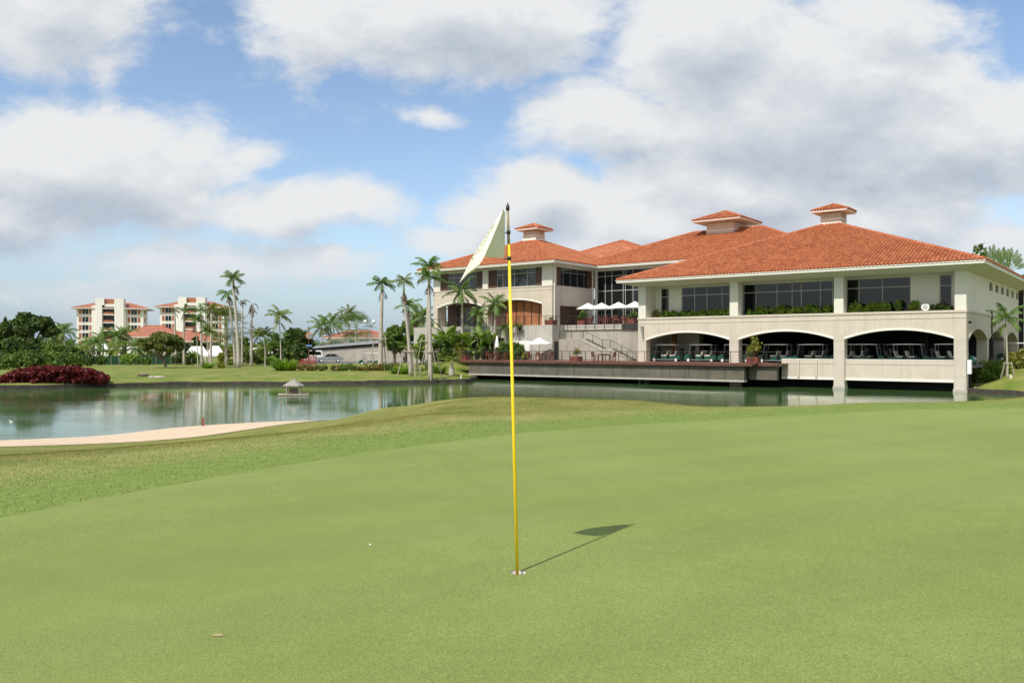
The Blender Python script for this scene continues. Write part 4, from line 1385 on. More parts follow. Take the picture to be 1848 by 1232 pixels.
def fan_palm(label, px, Y, base_py, top_px, top_py, tr=.16, nf=26, fl=1.3, mat='palm', seed=0, group='palms round the pond', name='fan_palm', z=None):
    r = random.Random(seed); x, y = at(px, Y)
    if z is None: z = gz(x, y)
    zt = zat(top_py, Y); lean = (top_px - px) / F_PX * Y; h = zt - z
    o = empty(name, (x, y, z), label=label, cat='palm', group=group)
    MB().tube([(0, 0, -.2), (lean * .4, 0, h * .5), (lean, 0, h)], [tr * 1.2, tr, tr * .9], 8).build('trunk', M['trunk'], o)
    cb = MB(); c0 = Vector((lean, 0, h))
    for i in range(nf):
        az = i * 2.399; e = -.7 + 2.1 * ((i + .5) / nf) + r.uniform(-.15, .15)
        d = Vector((math.cos(az) * math.cos(e), math.sin(az) * math.cos(e), math.sin(e)))
        hub = c0 + d * fl * .75
        cb.face([c0 - Vector((.02, 0, 0)), c0 + Vector((.02, 0, 0)), hub + Vector((.02, 0, 0)), hub - Vector((.02, 0, 0))])
        sd = d.cross(Vector((0, 0, 1))).normalized(); upv = sd.cross(d)
        for k in range(11):
            a = -1.35 + 2.7 * k / 10
            t = d * math.cos(a) + sd * math.sin(a)
            tip = hub + t * fl * .85 * r.uniform(.85, 1.05) - Vector((0, 0, .18 * fl))
            w = (d * -math.sin(a) + sd * math.cos(a)) * .075
            cb.face([hub, hub + t * fl * .45 + w, tip, hub + t * fl * .45 - w])
    cb.build('crown', L[mat], o, fix=False)
    return o

def blade_clump(name, label, x, y, z, rx, h, mat, n, w, seed, cat='plant', group=None, ry=None):
    """long strap leaves arching out of the ground"""
    r = random.Random(seed); mb = MB(); ry = ry or rx
    for i in range(n):
        a = r.uniform(0, 6.28); q = math.sqrt(r.random())
        bx, by = rx * .55 * q * math.cos(a), ry * .55 * q * math.sin(a)
        az = a + r.uniform(-.8, .8); e = r.uniform(.45, 1.35); Ln = h * r.uniform(.8, 1.25)
        p = Vector((bx, by, 0)); prev = None
        for k in range(4):
            ee = e - .9 * (k / 3) ** 1.5
            d = Vector((math.cos(az) * math.cos(ee), math.sin(az) * math.cos(ee), math.sin(ee)))
            sd = Vector((-math.sin(az), math.cos(az), 0)) * w * (1, 1.15, .8, .1)[k] * .5
            cur = (p - sd, p + sd)
            if prev: mb.face([prev[0], prev[1], cur[1], cur[0]])
            prev = cur; p = p + d * Ln / 3
    o = mb.build(name, L[mat], fix=False, label=label, cat=cat, group=group)
    o.location = (x, y, z)
    return o

def banana(label, x, y, z, h, seed, group='banana plants below the terrace', n=8, mat='banana'):
    r = random.Random(seed)
    o = empty('banana_plant', (x, y, z), r.uniform(0, 6.28), label=label, cat='plant', group=group)
    MB().tube([(0, 0, -.2), (0, 0, h * .30), (.03, 0, h * .55)], [.16, .12, .07], 7).build('stem', L['crownshaft'], o)
    mb = MB()
    for i in range(n):
        az = i * 2.399 + r.uniform(-.3, .3); e0 = r.uniform(.75, 1.4); Ln = h * r.uniform(.55, .8); bend = r.uniform(.8, 1.9); wd = h * .085 * r.uniform(.8, 1.2)
        p = Vector((0, 0, h * .48)); rows = []
        for k in range(9):
            t = k / 8; e = e0 - bend * t ** 1.4
            d = Vector((math.cos(az) * math.cos(e), math.sin(az) * math.cos(e), math.sin(e)))
            sd = Vector((-math.sin(az), math.cos(az), 0)); w = wd * (.10 if t < .18 else math.sin(math.pi * min(1, (t - .1) / .92)) + .08)
            jag = r.uniform(.8, 1.15)
            rows.append((p - sd * w * jag + Vector((0, 0, -.25 * w)), p, p + sd * w * jag + Vector((0, 0, -.25 * w))))
            p = p + d * Ln / 8
        for a, b in zip(rows, rows[1:]):
            mb.face([a[0], a[1], b[1], b[0]]); mb.face([a[1], a[2], b[2], b[1]])
    mb.build('leaves', L[mat], o, fix=False)
    return o

# ------------------------------------------------------------------ flagstick and flag
D_ = 5.32
def fp(px, py, dy=0.0):
    """a point of the flag, dy metres behind the stick's plane"""
    Y = D_ + dy
    return Vector(((px - CX) / F_PX * D_, Y, EYE + (HZ - py) / F_PX * D_))
def z72(x, y, dy=0.0): return fp(820 + x / 7.25, 350 + y / 7.25, dy)
fs = empty('flagstick', (HOLE[0], HOLE[1], 0), label='yellow flagstick standing in the white lined hole on the green', cat='flagstick')
inv = Vector((-HOLE[0], -HOLE[1], 0))
pb = Vector((0, 0, HZ0 - .14)); pt = fp(916.2, 374) + inv; pm_ = fp(918.8, 468) + inv; pm2 = fp(918.0, 441) + inv
MB().tube([pb, pb.lerp(pm2, .5), pm2], [.0112, .0105, .0098], 14).build('painted_pole', M['yellow'], fs, smooth=True)
MB().tube([pm2, pt], [.0092, .0075], 14).build('bare_pole', M['polegrey'], fs, smooth=True)
ck = MB()
for py, px, r_ in ((373.5, 916.3, .0125),):
    c = fp(px, py) + inv
    ck.tube([c - Vector((0, 0, .022)), c - Vector((0, 0, .010)), c + Vector((0, 0, .008)), c + Vector((0, 0, .012)), c + Vector((0, 0, .026))], [.0115, .0125, .0105, .006, .004], 12)
ck.build('top_cap', M['black'], fs, smooth=True)
for py, px in ((419.5, 917.6), (466.5, 918.9)):
    c = fp(px, py) + inv
    m_ = MB()
    m_.tube([c - Vector((0, 0, .013)), c - Vector((0, 0, .007)), c + Vector((0, 0, .007)), c + Vector((0, 0, .013))], [.0105, .0135, .0135, .0105], 12)
    m_.tube([c + Vector((0, 0, 0)), c + Vector((-.03, 0, -.004))], .0025, 6)
    m_.build('clamp', M['black'], fs)

# cloth: rows run from the hoist to the fly
def fl_mat():
    m, k, b, out = newmat('flag_cloth')
    oc = k.node('ShaderNodeTexCoord').outputs['Object']
    n = k.noise(oc, 16, 4, .6)
    c = k.ramp(n, [(.3, (.74, .73, .57)), (.7, (.80, .79, .66))])
    k.put(b.inputs['Base Color'], c); b.inputs['Roughness'].default_value = .8
    t = k.node('ShaderNodeBsdfTranslucent'); k.put(t.inputs[0], (.60, .58, .24, 1))
    ms = k.node('ShaderNodeMixShader'); ms.inputs[0].default_value = .15
    k.l.new(b.outputs[0], ms.inputs[1]); k.l.new(t.outputs[0], ms.inputs[2]); k.l.new(ms.outputs[0], out.inputs[0])
    wv = k.node('ShaderNodeBump'); wv.inputs['Strength'].default_value = .25; wv.inputs['Distance'].default_value = .004
    k.l.new(k.noise(oc, 300, 2, .5), wv.inputs['Height']); k.l.new(wv.outputs[0], b.inputs['Normal'])
    return m
def bez(P_, n):
    out = spline(P_, n)
    return out
HO = [(664, 196, .0), (662, 360, .0), (660, 520, .0), (660, 680, .0), (658, 835, .0)]                    # hoist
MI = [(640, 212, -.02), (598, 360, -.075), (540, 515, -.13), (474, 690, -.175), (400, 868, -.20)]       # fold towards the viewer
FR = [(600, 262, -.012), (470, 455, -.02), (345, 640, -.03), (225, 835, -.045), (130, 965, -.06)]        # outer edge going away again
FL_ = [(602, 258, .01), (462, 460, .03), (325, 665, .045), (205, 862, .04), (66, 1165, -.02)]
# parameter: along the height (5 rows) and from hoist over the fold to the outer edge
def surf(s, t):
    def row(Pl):
        f = t * 4; k = min(int(f), 3); a = np.array(Pl[k], float); b = np.array(Pl[k + 1], float)
        return a + (b - a) * (f - k)
    a, b, c = row(HO), row(MI), row(FL_)
    if s < .45:
        q = s / .45; p = a + (b - a) * q
        p[2] += .012 * math.sin(math.pi * q) * (1 if True else 0)
    else:
        q = (s - .45) / .55; p = b + (c - b) * q
        p[2] += -.030 * math.sin(math.pi * q) + .008 * math.sin(7 * q + 6 * t) * q * (1 - q) * 4
    return p
# lower part of the cloth: below the bottom row the fly corner hangs down to a tip
NS, NTT = 36, 44
gridv = []
for j in range(NTT + 1):
    t = j / NTT
    for i in range(NS + 1):
        s = i / NS
        p = surf(s, t)
        # bottom edge sags from the hoist corner out to the hanging tip
        p[2] += .006 * math.sin(9 * s + 5 * t) * min(1, s * 3)
        if s > .45:
            q = (s - .45) / .55
            # right hand limit of the lit panel runs down to the folded lower corner
        gridv.append(z72(*p) + inv)
fm_ = MB(); fm_.v = [tuple(p) for p in gridv]
for j in range(NTT):
    for i in range(NS):
        q = j * (NS + 1) + i
        fm_.f.append((q, q + 1, q + NS + 2, q + NS + 1))
# the lower corner: cloth hanging below the fold, from the bottom row down to the tip's edge
low = []
bot = [gridv[NTT * (NS + 1) + i] for i in range(NS + 1)]
i0 = int(.45 * NS)
corner = [z72(392, 880, -.200) + inv, z72(360, 935, -.195) + inv, z72(330, 985, -.185) + inv]
tipedge = [z72(332, 988, -.185) + inv, z72(262, 1040, -.15) + inv, z72(165, 1085, -.09) + inv, z72(66, 1170, -.02) + inv]
seq = bot[i0:]
nn = len(seq)
te = []
for i in range(nn):
    f = i / (nn - 1) * 3; k = min(int(f), 2); te.append(tipedge[k].lerp(tipedge[k + 1], f - k))
NR = 8
base = len(fm_.v)
for r_ in range(NR + 1):
    for i in range(nn):
        p = seq[i].lerp(te[i], r_ / NR)
        p = p + Vector((0, -.010 * math.sin(math.pi * r_ / NR), 0))
        fm_.v.append(tuple(p))
for r_ in range(NR):
    for i in range(nn - 1):
        q = base + r_ * nn + i
        fm_.f.append((q, q + 1, q + nn + 1, q + nn))
flag = fm_.build('flag', fl_mat(), fs, smooth=True, fix=False)
# faint olive emblem printed near the outer edge, seen edge-on: rows of small strokes following the cloth
def on_flag(s, t):
    f = min(max(s, 0), 1) * NS; i = min(int(f), NS - 1); g = min(max(t, 0), 1) * NTT; j = min(int(g), NTT - 1)
    a = gridv[j * (NS + 1) + i].lerp(gridv[j * (NS + 1) + i + 1], f - i); b = gridv[(j + 1) * (NS + 1) + i].lerp(gridv[(j + 1) * (NS + 1) + i + 1], f - i)
    return a.lerp(b, g - j) + Vector((0, -.0025, 0))
eb = MB(); rr_ = random.Random(5)
for k in range(46):
    t = .22 + .56 * k / 45; s = .80 + .10 * math.sin(k * .9) + rr_.uniform(-.03, .03)
    a = on_flag(s, t); b = on_flag(s + rr_.uniform(.02, .06), t + rr_.uniform(-.012, .022))
    eb.tube([a, a.lerp(b, .5) + Vector((0, -.001, .002)), b], .0011, 4)
eb.build('emblem', plain('emblem_olive', (.36, .40, .14), .8), flag)

# ------------------------------------------------------------------ golf carts
def wheel(parent, x, y, r=.22):
    w = MB(); w.lathe([(r * .62, -.085), (r * .95, -.08), (r, -.05), (r, .05), (r * .95, .08), (r * .62, .085)], 18)
    w.v = [(a, c, b) for a, b, c in w.v]
    wo = w.build('wheel', M['tyre'], parent, smooth=False); wo.location = (x, y, r)
    h = MB(); h.lathe([(r * .60, -.088), (r * .60, .088)], 14); h.lathe([(r * .22, -.1), (r * .22, .1)], 8)
    h.v = [(a, c, b) for a, b, c in h.v]
    h.build('hub', M['white'], wo)

def make_cart(label, group):
    """five seat golf cart facing -x, on z=0"""
    o = empty('golf_cart', label=label, cat='golf cart', group=group)
    b = MB()
    W_ = .58
    b.extr([(-1.62, .22), (-1.66, .42), (-1.60, .60), (-1.42, .72), (-1.22, .76), (-1.12, .70), (-1.05, .34), (-1.05, .26), (-1.02, .22)], -W_, W_, 'y')     # front cowl
    b.box(-1.05, 1.0, -W_, W_, .22, .30)                                                     # floor pan
    b.extr([(-.42, .30), (-.44, .58), (.14, .60), (.16, .30)], -W_ + .03, W_ - .03, 'y')
    b.extr([(.44, .30), (.42, .58), (1.02, .62), (1.30, .66), (1.52, .60), (1.58, .42), (1.55, .30), (1.0, .24)], -W_ + .01, W_ - .01, 'y')
    b.build('body', M['cartgreen'], o)
    MB().box(-.9, .95, -W_ - .012, -W_ - .001, .20, .27).box(-.9, .95, W_ + .001, W_ + .012, .20, .27).build('side_sill', M['galv'], o)
    for x in (-.14, .74):
        s = MB().extr([(x - .30, .60), (x - .30, .70), (x + .22, .69), (x + .22, .60)], -.52, .52, 'y').build('seat', M['seat'], o)
        MB().extr([(x + .20, .72), (x + .30, .72), (x + .40, 1.10), (x + .33, 1.12)], -.50, .50, 'y').build('backrest', M['seat'], s)
    r = MB(); r.extr([(-1.06, 1.62), (-1.0, 1.665), (-.2, 1.70), (.7, 1.70), (1.18, 1.66), (1.22, 1.62)], -.60, .60, 'y')
    r.build('roof', M['white'], o)
    for s_ in (-.52, .52):
        MB().tube([(-1.10, s_, .72), (-.94, s_, 1.62)], .022, 6).build('windscreen_post', M['galv'], o)
        MB().tube([(1.02, s_, .62), (1.10, s_, 1.62)], .022, 6).build('rear_post', M['galv'], o)
        MB().tube([(.30, s_, .60), (.34, s_, 1.64)], .018, 6).build('middle_post', M['black'], o)
    MB().extr([(-1.085, .76), (-1.075, .76), (-.955, 1.56), (-.965, 1.56)], -.5, .5, 'y').build('windscreen', M['glass_l'], o)
    st = MB(); st.tube([(-.98, -.25, .62), (-.72, -.25, .93)], .02, 6)
    c = Vector((-.70, -.25, .95)); pth = [c + Vector((.10 * math.sin(t), .17 * math.cos(t), .14 * math.sin(t) * .5 + .10 * math.sin(t))) for t in np.linspace(0, 6.283, 15)]
    st.tube(pth, .014, 5, False); st.build('steering_wheel', M['black'], o)
    bg_ = MB(); bg_.box(1.22, 1.52, -.45, .45, .66, .74)
    for q in (-.32, -.1, .12, .34): bg_.tube([(1.34, q, .74), (1.46, q, 1.32)], [.10, .11], 8)
    bg_.build('bag_rack', M['black'], o)
    MB().box(-1.60, -1.56, -.42, -.25, .50, .58).box(-1.60, -1.56, .25, .42, .50, .58).build('headlights', M['lampglass'], o)
    for x in (-1.20, 1.12):
        for y in (-.50, .50): wheel(o, x, y)
    return o

def place_local(o, u, v, z, rot=0.0):
    x, y = W(u, v); o.location = (x, y, z); o.rotation_euler = (0, 0, CR + rot); return o
GC = 'green and white golf carts parked under the arches'
cart0 = make_cart('green golf cart furthest left in the first arch, beside the wooden post', GC)
place_local(cart0, -25.95, 1.75, .06)
carts = [(-22.35, 1.75, 0, 'green golf cart facing left in the middle of the first arch'),
         (-18.95, 1.75, 0, 'green golf cart half hidden by the pillar between the first two arches'),
         (-15.4, 2.2, 0, 'golf cart behind the yellow leaved planter in the second arch'),
         (-12.3, 2.2, 0, 'golf cart in the middle of the second arch above the low wall'),
         (-9.1, 2.2, 0, 'golf cart on the right of the second arch, half behind a pillar'),
         (-7.9, 2.4, math.pi, 'golf cart on the left of the third arch, facing right'),
         (-4.5, 2.4, math.pi, 'golf cart in the middle of the third arch, facing right'),
         (-1.4, 2.4, math.pi, 'golf cart on the right of the third arch against the corner pillar'),
         (-24.4, 6.6, 0, 'golf cart in the dark second row seen through the first arch'),
         (-14.0, 6.6, 0, 'golf cart in the dark second row seen through the second arch'),
         (-6.3, 6.6, math.pi, 'golf cart in the dark second row seen through the third arch')]
for u, v, rot, lab in carts:
    c = copy_tree(cart0); place_local(c, u, v, .06, rot); c['label'] = lab
# two more out of doors
c = copy_tree(cart0); x, y = at(669, 118); c.location = (x, y, gz(x, y)); c.rotation_euler = (0, 0, R(8)); c['label'] = 'white roofed golf cart by the concrete ramp behind the tall palm'; c['group'] = 'carts parked outdoors'
c = copy_tree(cart0); x, y = at(1838, 76); c.location = (x, y, .20); c.rotation_euler = (0, 0, CR); c['label'] = 'white roofed golf cart behind the hedge right of the clubhouse'; c['group'] = 'carts parked outdoors'

# lamps and small lights under the carport ceiling
for u, v, lab in ((-25.2, 4.0, 'round lamp on the carport ceiling over the first arch'), (-13, 4.0, 'round lamp on the carport ceiling over the second arch'), (-5, 4.2, 'round lamp on the carport ceiling over the third arch')):
    o = empty('ceiling_lamp', label=lab, cat='lamp', group='carport ceiling lamps'); place_local(o, u, v, 3.0)
    MB().lathe([(.05, .1), (.05, .28)], 8).build('stem', M['metal'], o); MB().lathe([(.05, -.1), (.14, -.05), (.16, .03), (.09, .1)], 12).build('globe', M['lampglass'], o, smooth=True)

# ------------------------------------------------------------------ terrace and deck furniture
def make_chair(label, group):
    o = empty('wooden_chair', label=label, cat='chair', group=group)
    MB().box(-.24, .24, -.23, .23, .42, .46).build('seat', M['wood'], o)
    for x in (-.22, .22):
        MB().box(x - .025, x + .025, -.22, -.17, 0, .64).build('leg', M['wood'], o)
        MB().extr([(.17, 0), (.22, 0), (.25, .5), (.31, .90), (.26, .90), (.20, .5)], x - .025, x + .025, 'x').build('leg', M['wood'], o)
        MB().box(x - .03, x + .03, -.22, .22, .64, .67).build('armrest', M['wood'], o)
    b = MB()
    for x in (-.12, -.04, .04, .12): b.extr([(.22, .5), (.24, .5), (.29, .86), (.27, .86)], x - .018, x + .018, 'x')
    b.extr([(.265, .82), (.30, .82), (.32, .92), (.285, .92)], -.195, .195, 'x'); b.extr([(.215, .47), (.245, .47), (.25, .52), (.22, .52)], -.195, .195, 'x')
    b.build('backrest', M['wood'], o)
    return o
def make_table(label, group):
    o = empty('wooden_table', label=label, cat='table', group=group)
    MB().box(-.45, .45, -.45, .45, .69, .73).build('table_top', M['wood'], o)
    MB().box(-.38, .38, -.38, .38, .60, .688).build('apron', M['wood'], o)
    for x in (-.38, .38):
        for y in (-.38, .38): MB().box(x - .035, x + .035, y - .035, y + .035, 0, .60).build('leg', M['wood'], o)
    return o
def make_parasol(label, group, rad=1.40, n=8, h=2.42, rise=.64):
    o = empty('parasol', label=label, cat='parasol', group=group)
    cb = MB()
    rim = [(rad * math.cos(2 * math.pi * i / n + .39), rad * math.sin(2 * math.pi * i / n + .39), h - rise) for i in range(n)]
    for i in range(n):
        a, b = Vector(rim[i]), Vector(rim[(i + 1) % n]); t = Vector((0, 0, h))
        am, bm = a.lerp(t, .5) - Vector((0, 0, .03)), b.lerp(t, .5) - Vector((0, 0, .03))
        cb.face([a, b, bm, am]); cb.face([am, bm, t])
        cb.face([a, a - Vector((0, 0, .10)), b - Vector((0, 0, .10)), b])
    cb.build('canopy', M['canvas'], o, fix=False)
    MB().tube([(0, 0, 0), (0, 0, h + .08)], .026, 8).build('pole', M['frame'], o)
    rb = MB()
    for p in rim: rb.tube([(0, 0, h - .06), tuple(Vector(p) + Vector((0, 0, .0)))], .012, 4, False)
    rb.build('ribs', M['stake'], o)
    MB().lathe([(.28, 0), (.28, .06), (.06, .10), (.05, .3)], 14).build('base', M['metal'], o)
    return o
p0 = make_parasol('white parasol furthest left of the four on the high terrace', 'white parasols on the high terrace')
place_local(p0, -39.15, 8.0, 4.05)
for u, v, z, lab in ((-36.65, 6.9, 3.94, 'white parasol in front and lowest of the four on the high terrace'), (-35.9, 9.2, 4.1, 'white parasol standing highest, second from the pale corner column'), (-32.9, 7.6, 4.0, 'white parasol beside the pale corner column of the right wing')):
    c = copy_tree(p0); place_local(c, u, v, z, .3); c['label'] = lab
def uv_at(px, v):
    t = (px - CX) / F_PX
    return (t * (C0[1] + v * VY) - C0[0] - v * VX) / (UX - t * UY)
c = copy_tree(p0); place_local(c, uv_at(973, .6), .6, .10, .2); c['label'] = 'open white parasol over the table on the deck'; c['group'] = 'parasols on the deck'
o = empty('parasol', label='closed white parasol standing on the left part of the deck', cat='parasol', group='parasols on the deck')
place_local(o, uv_at(897, -1.0), -1.0, .10)
MB().lathe([(.05, 2.62), (.10, 2.4), (.18, 1.9), (.26, 1.42), (.24, 1.36), (.05, 1.34)], 10).build('folded_canopy', M['canvas'], o, smooth=True)
MB().tube([(0, 0, 0), (0, 0, 2.68)], .026, 8).build('pole', M['frame'], o); MB().lathe([(.28, 0), (.28, .06), (.06, .10)], 14).build('base', M['metal'], o)

ch0 = make_chair('left wooden chair at the table in front of the outside stair', 'wooden chairs on the deck')
tb0 = make_table('wooden table in front of the outside stair', 'wooden tables on the deck')
def U_(px, v): return uv_at(px, v)
place_local(ch0, U_(1073.5, -.8), -.8, .10, R(90)); place_local(tb0, U_(1090, -.8), -.8, .10)
deckch = [(1105.5, -.8, -90, 'right wooden chair at the table in front of the outside stair'), (958, -.2, 90, 'wooden chair left of the open deck parasol'), (973.5, -1.5, 180, 'wooden chair in front of the open deck parasol, back to the pond'),
          (993, -.2, -90, 'wooden chair right of the open deck parasol'), (882, -.4, 90, 'wooden chair left of the closed deck parasol'), (898, -1.5, 180, 'wooden chair in front of the closed deck parasol'), (911, -.4, -90, 'wooden chair right of the closed deck parasol')]
for px, v, rz, lab in deckch:
    c = copy_tree(ch0); place_local(c, U_(px, v), v, .10, R(rz)); c['label'] = lab
for px, v, lab in ((975, -.3, 'wooden table under the open deck parasol'), (897, -.4, 'wooden table by the closed deck parasol')):
    c = copy_tree(tb0); place_local(c, U_(px, v), v, .10); c['label'] = lab
tch = [(1052, 6.6, 90, 'wooden chair nearest the potted shrub under the leftmost terrace parasol'), (1066, 6.4, -90, 'wooden chair right of the potted shrub on the high terrace'), (1087, 6.4, 90, 'wooden chair at the left of the middle terrace table'),
       (1095, 5.9, 180, 'wooden chair with its back to the terrace edge, at the middle table'), (1105, 6.8, -90, 'wooden chair right of the middle terrace table'), (1113, 6.2, 180, 'wooden chair between the middle terrace table and the right parasol'), (1131, 6.6, 90, 'wooden chair left of the rightmost terrace parasol'), (1122, 8, 0, 'wooden chair behind the others before the glass wall')]
for px, v, rz, lab in tch:
    c = copy_tree(ch0); place_local(c, U_(px, v), v, 3.945, R(rz)); c['label'] = lab; c['group'] = 'wooden chairs on the high terrace'
for px, v, lab in ((1060, 7.6, 'wooden table under the leftmost terrace parasol'), (1098, 6.9, 'wooden table under the middle terrace parasols'), (1138, 7.4, 'wooden table under the rightmost terrace parasol')):
    c = copy_tree(tb0); place_local(c, U_(px, v), v, 3.945); c['label'] = lab; c['group'] = 'wooden tables on the high terrace'

def planter(label, px, v, z, w, h, mat, ph, seed, n=260, size=.16, m='wood', yellow=False):
    o = empty('planter_box', label=label, cat='planter', group='brown planter boxes')
    place_local(o, U_(px, v), v, z)
    b = MB(); t = .05
    b.box(-w, w, -.4, -.4 + t, 0, h); b.box(-w, w, .4 - t, .4, 0, h); b.box(-w, -w + t, -.4 + t, .4 - t, 0, h); b.box(w - t, w, -.4 + t, .4 - t, 0, h)
    b.build('box', M[m], o)
    MB().box(-w + t, w - t, -.4 + t, .4 - t, .02, h - .06).build('soil', M['dark'], o)
    if mat:
        f = leaf_cloud(MB(), [(0, 0, h + ph * .5), (-.25, 0, h + ph * .35), (.28, .05, h + ph * .6), (.1, -.1, h + ph * .85)], [(.35, .35, ph * .3)] * 4, n, size, seed, .2)
        f.build('plant', L[mat], o, fix=False)
        sb = MB(); sb.tube([(0, 0, h - .08), (.05, 0, h + ph * .7)], [.025, .01], 5); sb.tube([(0, 0, h - .08), (-.2, 0, h + ph * .5)], [.02, .008], 5)
        sb.build('stem', M['bark'], o)
    return o
planter('brown planter box with a small pale shrub on the deck below the stair', 1040, -1.2, .10, .50, .46, 'yellow', .8, 1, 120, .14)
planter('brown planter box with a tall yellow leaved shrub at the right end of the deck', 1360, -2.0, .10, .50, .56, 'yellow', 1.5, 2, 260, .17)
planter('brown planter box at the left end of the deck', 838, -2.0, .10, .55, .52, None, .4, 3)
planter('empty dark brown planter box on the corner of the high terrace', 994, 3.2, 3.945, .55, .50, 'olive', .3, 4, 60, .12)
planter('brown planter box with a round green shrub by the leftmost terrace parasol', 1051, 6.2, 3.945, .42, .50, 'mid', .95, 5, 420, .15)
planter('brown planter box with a green shrub by the pale corner column', 1142, 5.9, 3.945, .42, .50, 'mid', .75, 6, 320, .15)

# planting along the balcony of the right wing
def hedge_local(name, label, u0, u1, v0, v1, z0, h, mat, seed, n, size=.15, group='green shrubs along the balcony'):
    r = random.Random(seed); o = empty(name, label=label, cat='hedge', group=group)
    place_local(o, (u0 + u1) / 2, (v0 + v1) / 2, z0)
    cs, rd = [], []; w = (u1 - u0) / 2
    for i in range(int((u1 - u0) * 7)):
        cs.append((r.uniform(-w, w), r.uniform(-.25, .25) * (v1 - v0), h * r.uniform(.35, .68))); k = r.uniform(.16, .30)
        rd.append((k * 1.2, k, h * r.uniform(.20, .36)))
    leaf_cloud(MB(), cs, rd, n, size, seed, .45).build('foliage', L[mat], o, fix=False)
    sb = MB()
    for i in range(int(u1 - u0) + 2): x = r.uniform(-w, w); sb.tube([(x, 0, -.05), (x + r.uniform(-.1, .1), 0, h * .5)], [.02, .01], 4)
    sb.build('stems', M['bark'], o)
    return o
hedge_local('balcony_hedge', 'mixed green shrubs along the balcony above the first arch', -26.4, -19.1, .95, 1.7, 4.0, 1.10, 'bright', 1, 2900)
hedge_local('balcony_hedge', 'dense green shrubs along the balcony above the second arch', -17.7, -12.9, .95, 1.7, 4.0, 1.22, 'bright', 2, 2700)
hedge_local('balcony_hedge', 'short run of green shrubs beside the pillar right of the second arch balcony', -12.6, -9.9, .95, 1.7, 4.0, 1.2, 'bright', 3, 1500)
hedge_local('balcony_hedge', 'green shrubs along the balcony above the third arch, next to the white disc', -8.7, -3.6, .95, 1.7, 4.0, 1.28, 'bright', 4, 3000)
hedge_local('balcony_hedge', 'dark low shrubs before the narrow balcony door above the third arch', -3.2, -1.4, .95, 1.7, 4.0, 1.0, 'mid', 5, 700)
hedge_local('balcony_hedge', 'thin pale sprig beside the column at the left end of the balcony', -27.3, -26.7, .9, 1.6, 4.1, 1.15, 'yellow', 6, 90, .16)
o = empty('floodlight', label='round white disc lamp among the balcony shrubs above the third arch', cat='lamp'); place_local(o, -2.95, .55, 4.62)
d = MB(); d.lathe([(.20, -.06), (.29, -.03), (.30, .03), (.25, .06)], 20); d.v = [(a, -c, b) for a, b, c in d.v]; d.build('head', M['white'], o)
d = MB(); d.lathe([(.19, .062), (.19, .075)], 18); d.v = [(a, -c, b) for a, b, c in d.v]; d.build('lens', M['frame_l'], o)
MB().box(-.03, .03, -.03, .03, -.32, -.25).build('bracket', M['galv'], o)
#--PART4

# ------------------------------------------------------------------ hotel blocks far behind
def make_hotel(px, Y, label):
    x, y = at(px, Y)
    th = math.atan2(-x, y) - R(9)
    o = empty('hotel_block', (x, y, -1.3), th, label=label, cat='hotel', group='hotel blocks beyond the fence')
    X = lambda p: (p - 200) * .199
    Z = lambda p: EYE + (HZ - p) * .218 + 1.3
    b = MB()
    b.box(X(138.7), X(166.5), 0, 13, 0, Z(556.5)); b.box(X(227.8), X(259), 0, 13, 0, Z(556.5)); b.box(X(166.5), X(227.8), 3.5, 13, 0, Z(556.5))
    b.build('wall', M['hotel'], o)
    t = MB()
    t.box(X(166.5), X(173.4), -1.2, 3.49, 0, Z(552)); t.box(X(173.4), X(185.5), -1.6, 4, 0, Z(538.7)); t.box(X(185.5), X(189.3), -1.6, 4, Z(551), Z(538.7)); t.box(X(207.6), X(224.2), -1.6, 4, 0, Z(538.7)); t.box(X(224.2), X(227.2), -1.2, 3.49, 0, Z(552.4))
    t.box(X(189.3), X(207.6), -1.3, 3.6, Z(554), Z(548.6)); t.box(X(189.3), X(207.6), 1.0, 3.6, Z(548.6), Z(538.9))
    t.build('tower', M['hotel'], o)
    t = MB()
    for k in range(7):
        z = Z(570.5 + 14.25 * k - 3.2)
        t.box(X(185.6), X(207.5), -1.3, 1.4, z - .35, z)
        for q in (138.7, 227.9):
            pass
    t.build('floor_bands', M['hotel'], o)
    MB().box(X(189.5), X(207.4), -.5, .99, Z(548), Z(539.6)).build('brown_panel', M['hotelbrown'], o)
    MB().box(X(185.6), X(207.5), 1.5, 3.4, 0, Z(554.2)).build('balcony_glass', M['glass'], o)
    for k in range(6):
        z = Z(567.3 + 14.25 * k)
        MB().box(X(186.0), X(205.2), -1.2, -1.05, z, z + .85).build('balcony_railing', M['hotelbrown'], o)
    for k in range(6):
        z1 = Z(557.6 + 14.25 * k); z0 = Z(567.0 + 14.25 * k)
        if k: z1 -= .1
        for (a, b_, c, d, e, f) in ((149, 160, 143, 147.6, 161.4, 165.8), (237, 247.4, 230.6, 235.2, 249, 253.6)):
            w = MB().box(X(a), X(b_), -.06, .06, z0, z1).build('window', M['glass'], o)
            fr = MB(); xm = (X(a) + X(b_)) / 2; fr.box(xm - .05, xm + .05, -.09, -.062, z0, z1); fr.box(X(a) - .08, X(b_) + .08, -.14, .05, z0 - .14, z0 - .01)
            fr.build('frame', M['hotel'], w)
            for (p, q) in ((c, d), (e, f)):
                MB().box(X(p), X(q), -.07, .05, z0, z1).build('shutter', M['hotelbrown'], o)
        MB().box(X(259) - .05, X(259) + .05, 3, 6, z0, z1).build('window', M['hotelbrown'], o)
    hip_roof(o, X(130), X(270.5), -1.5, 14.6, Z(556.2), .30, tile='tile_far', fh=.35, sof=None, tw=0, capr=.12)
    return o
h0 = make_hotel(200, 327, 'left one of two cream hotel blocks with red hipped roofs and brown shutters')
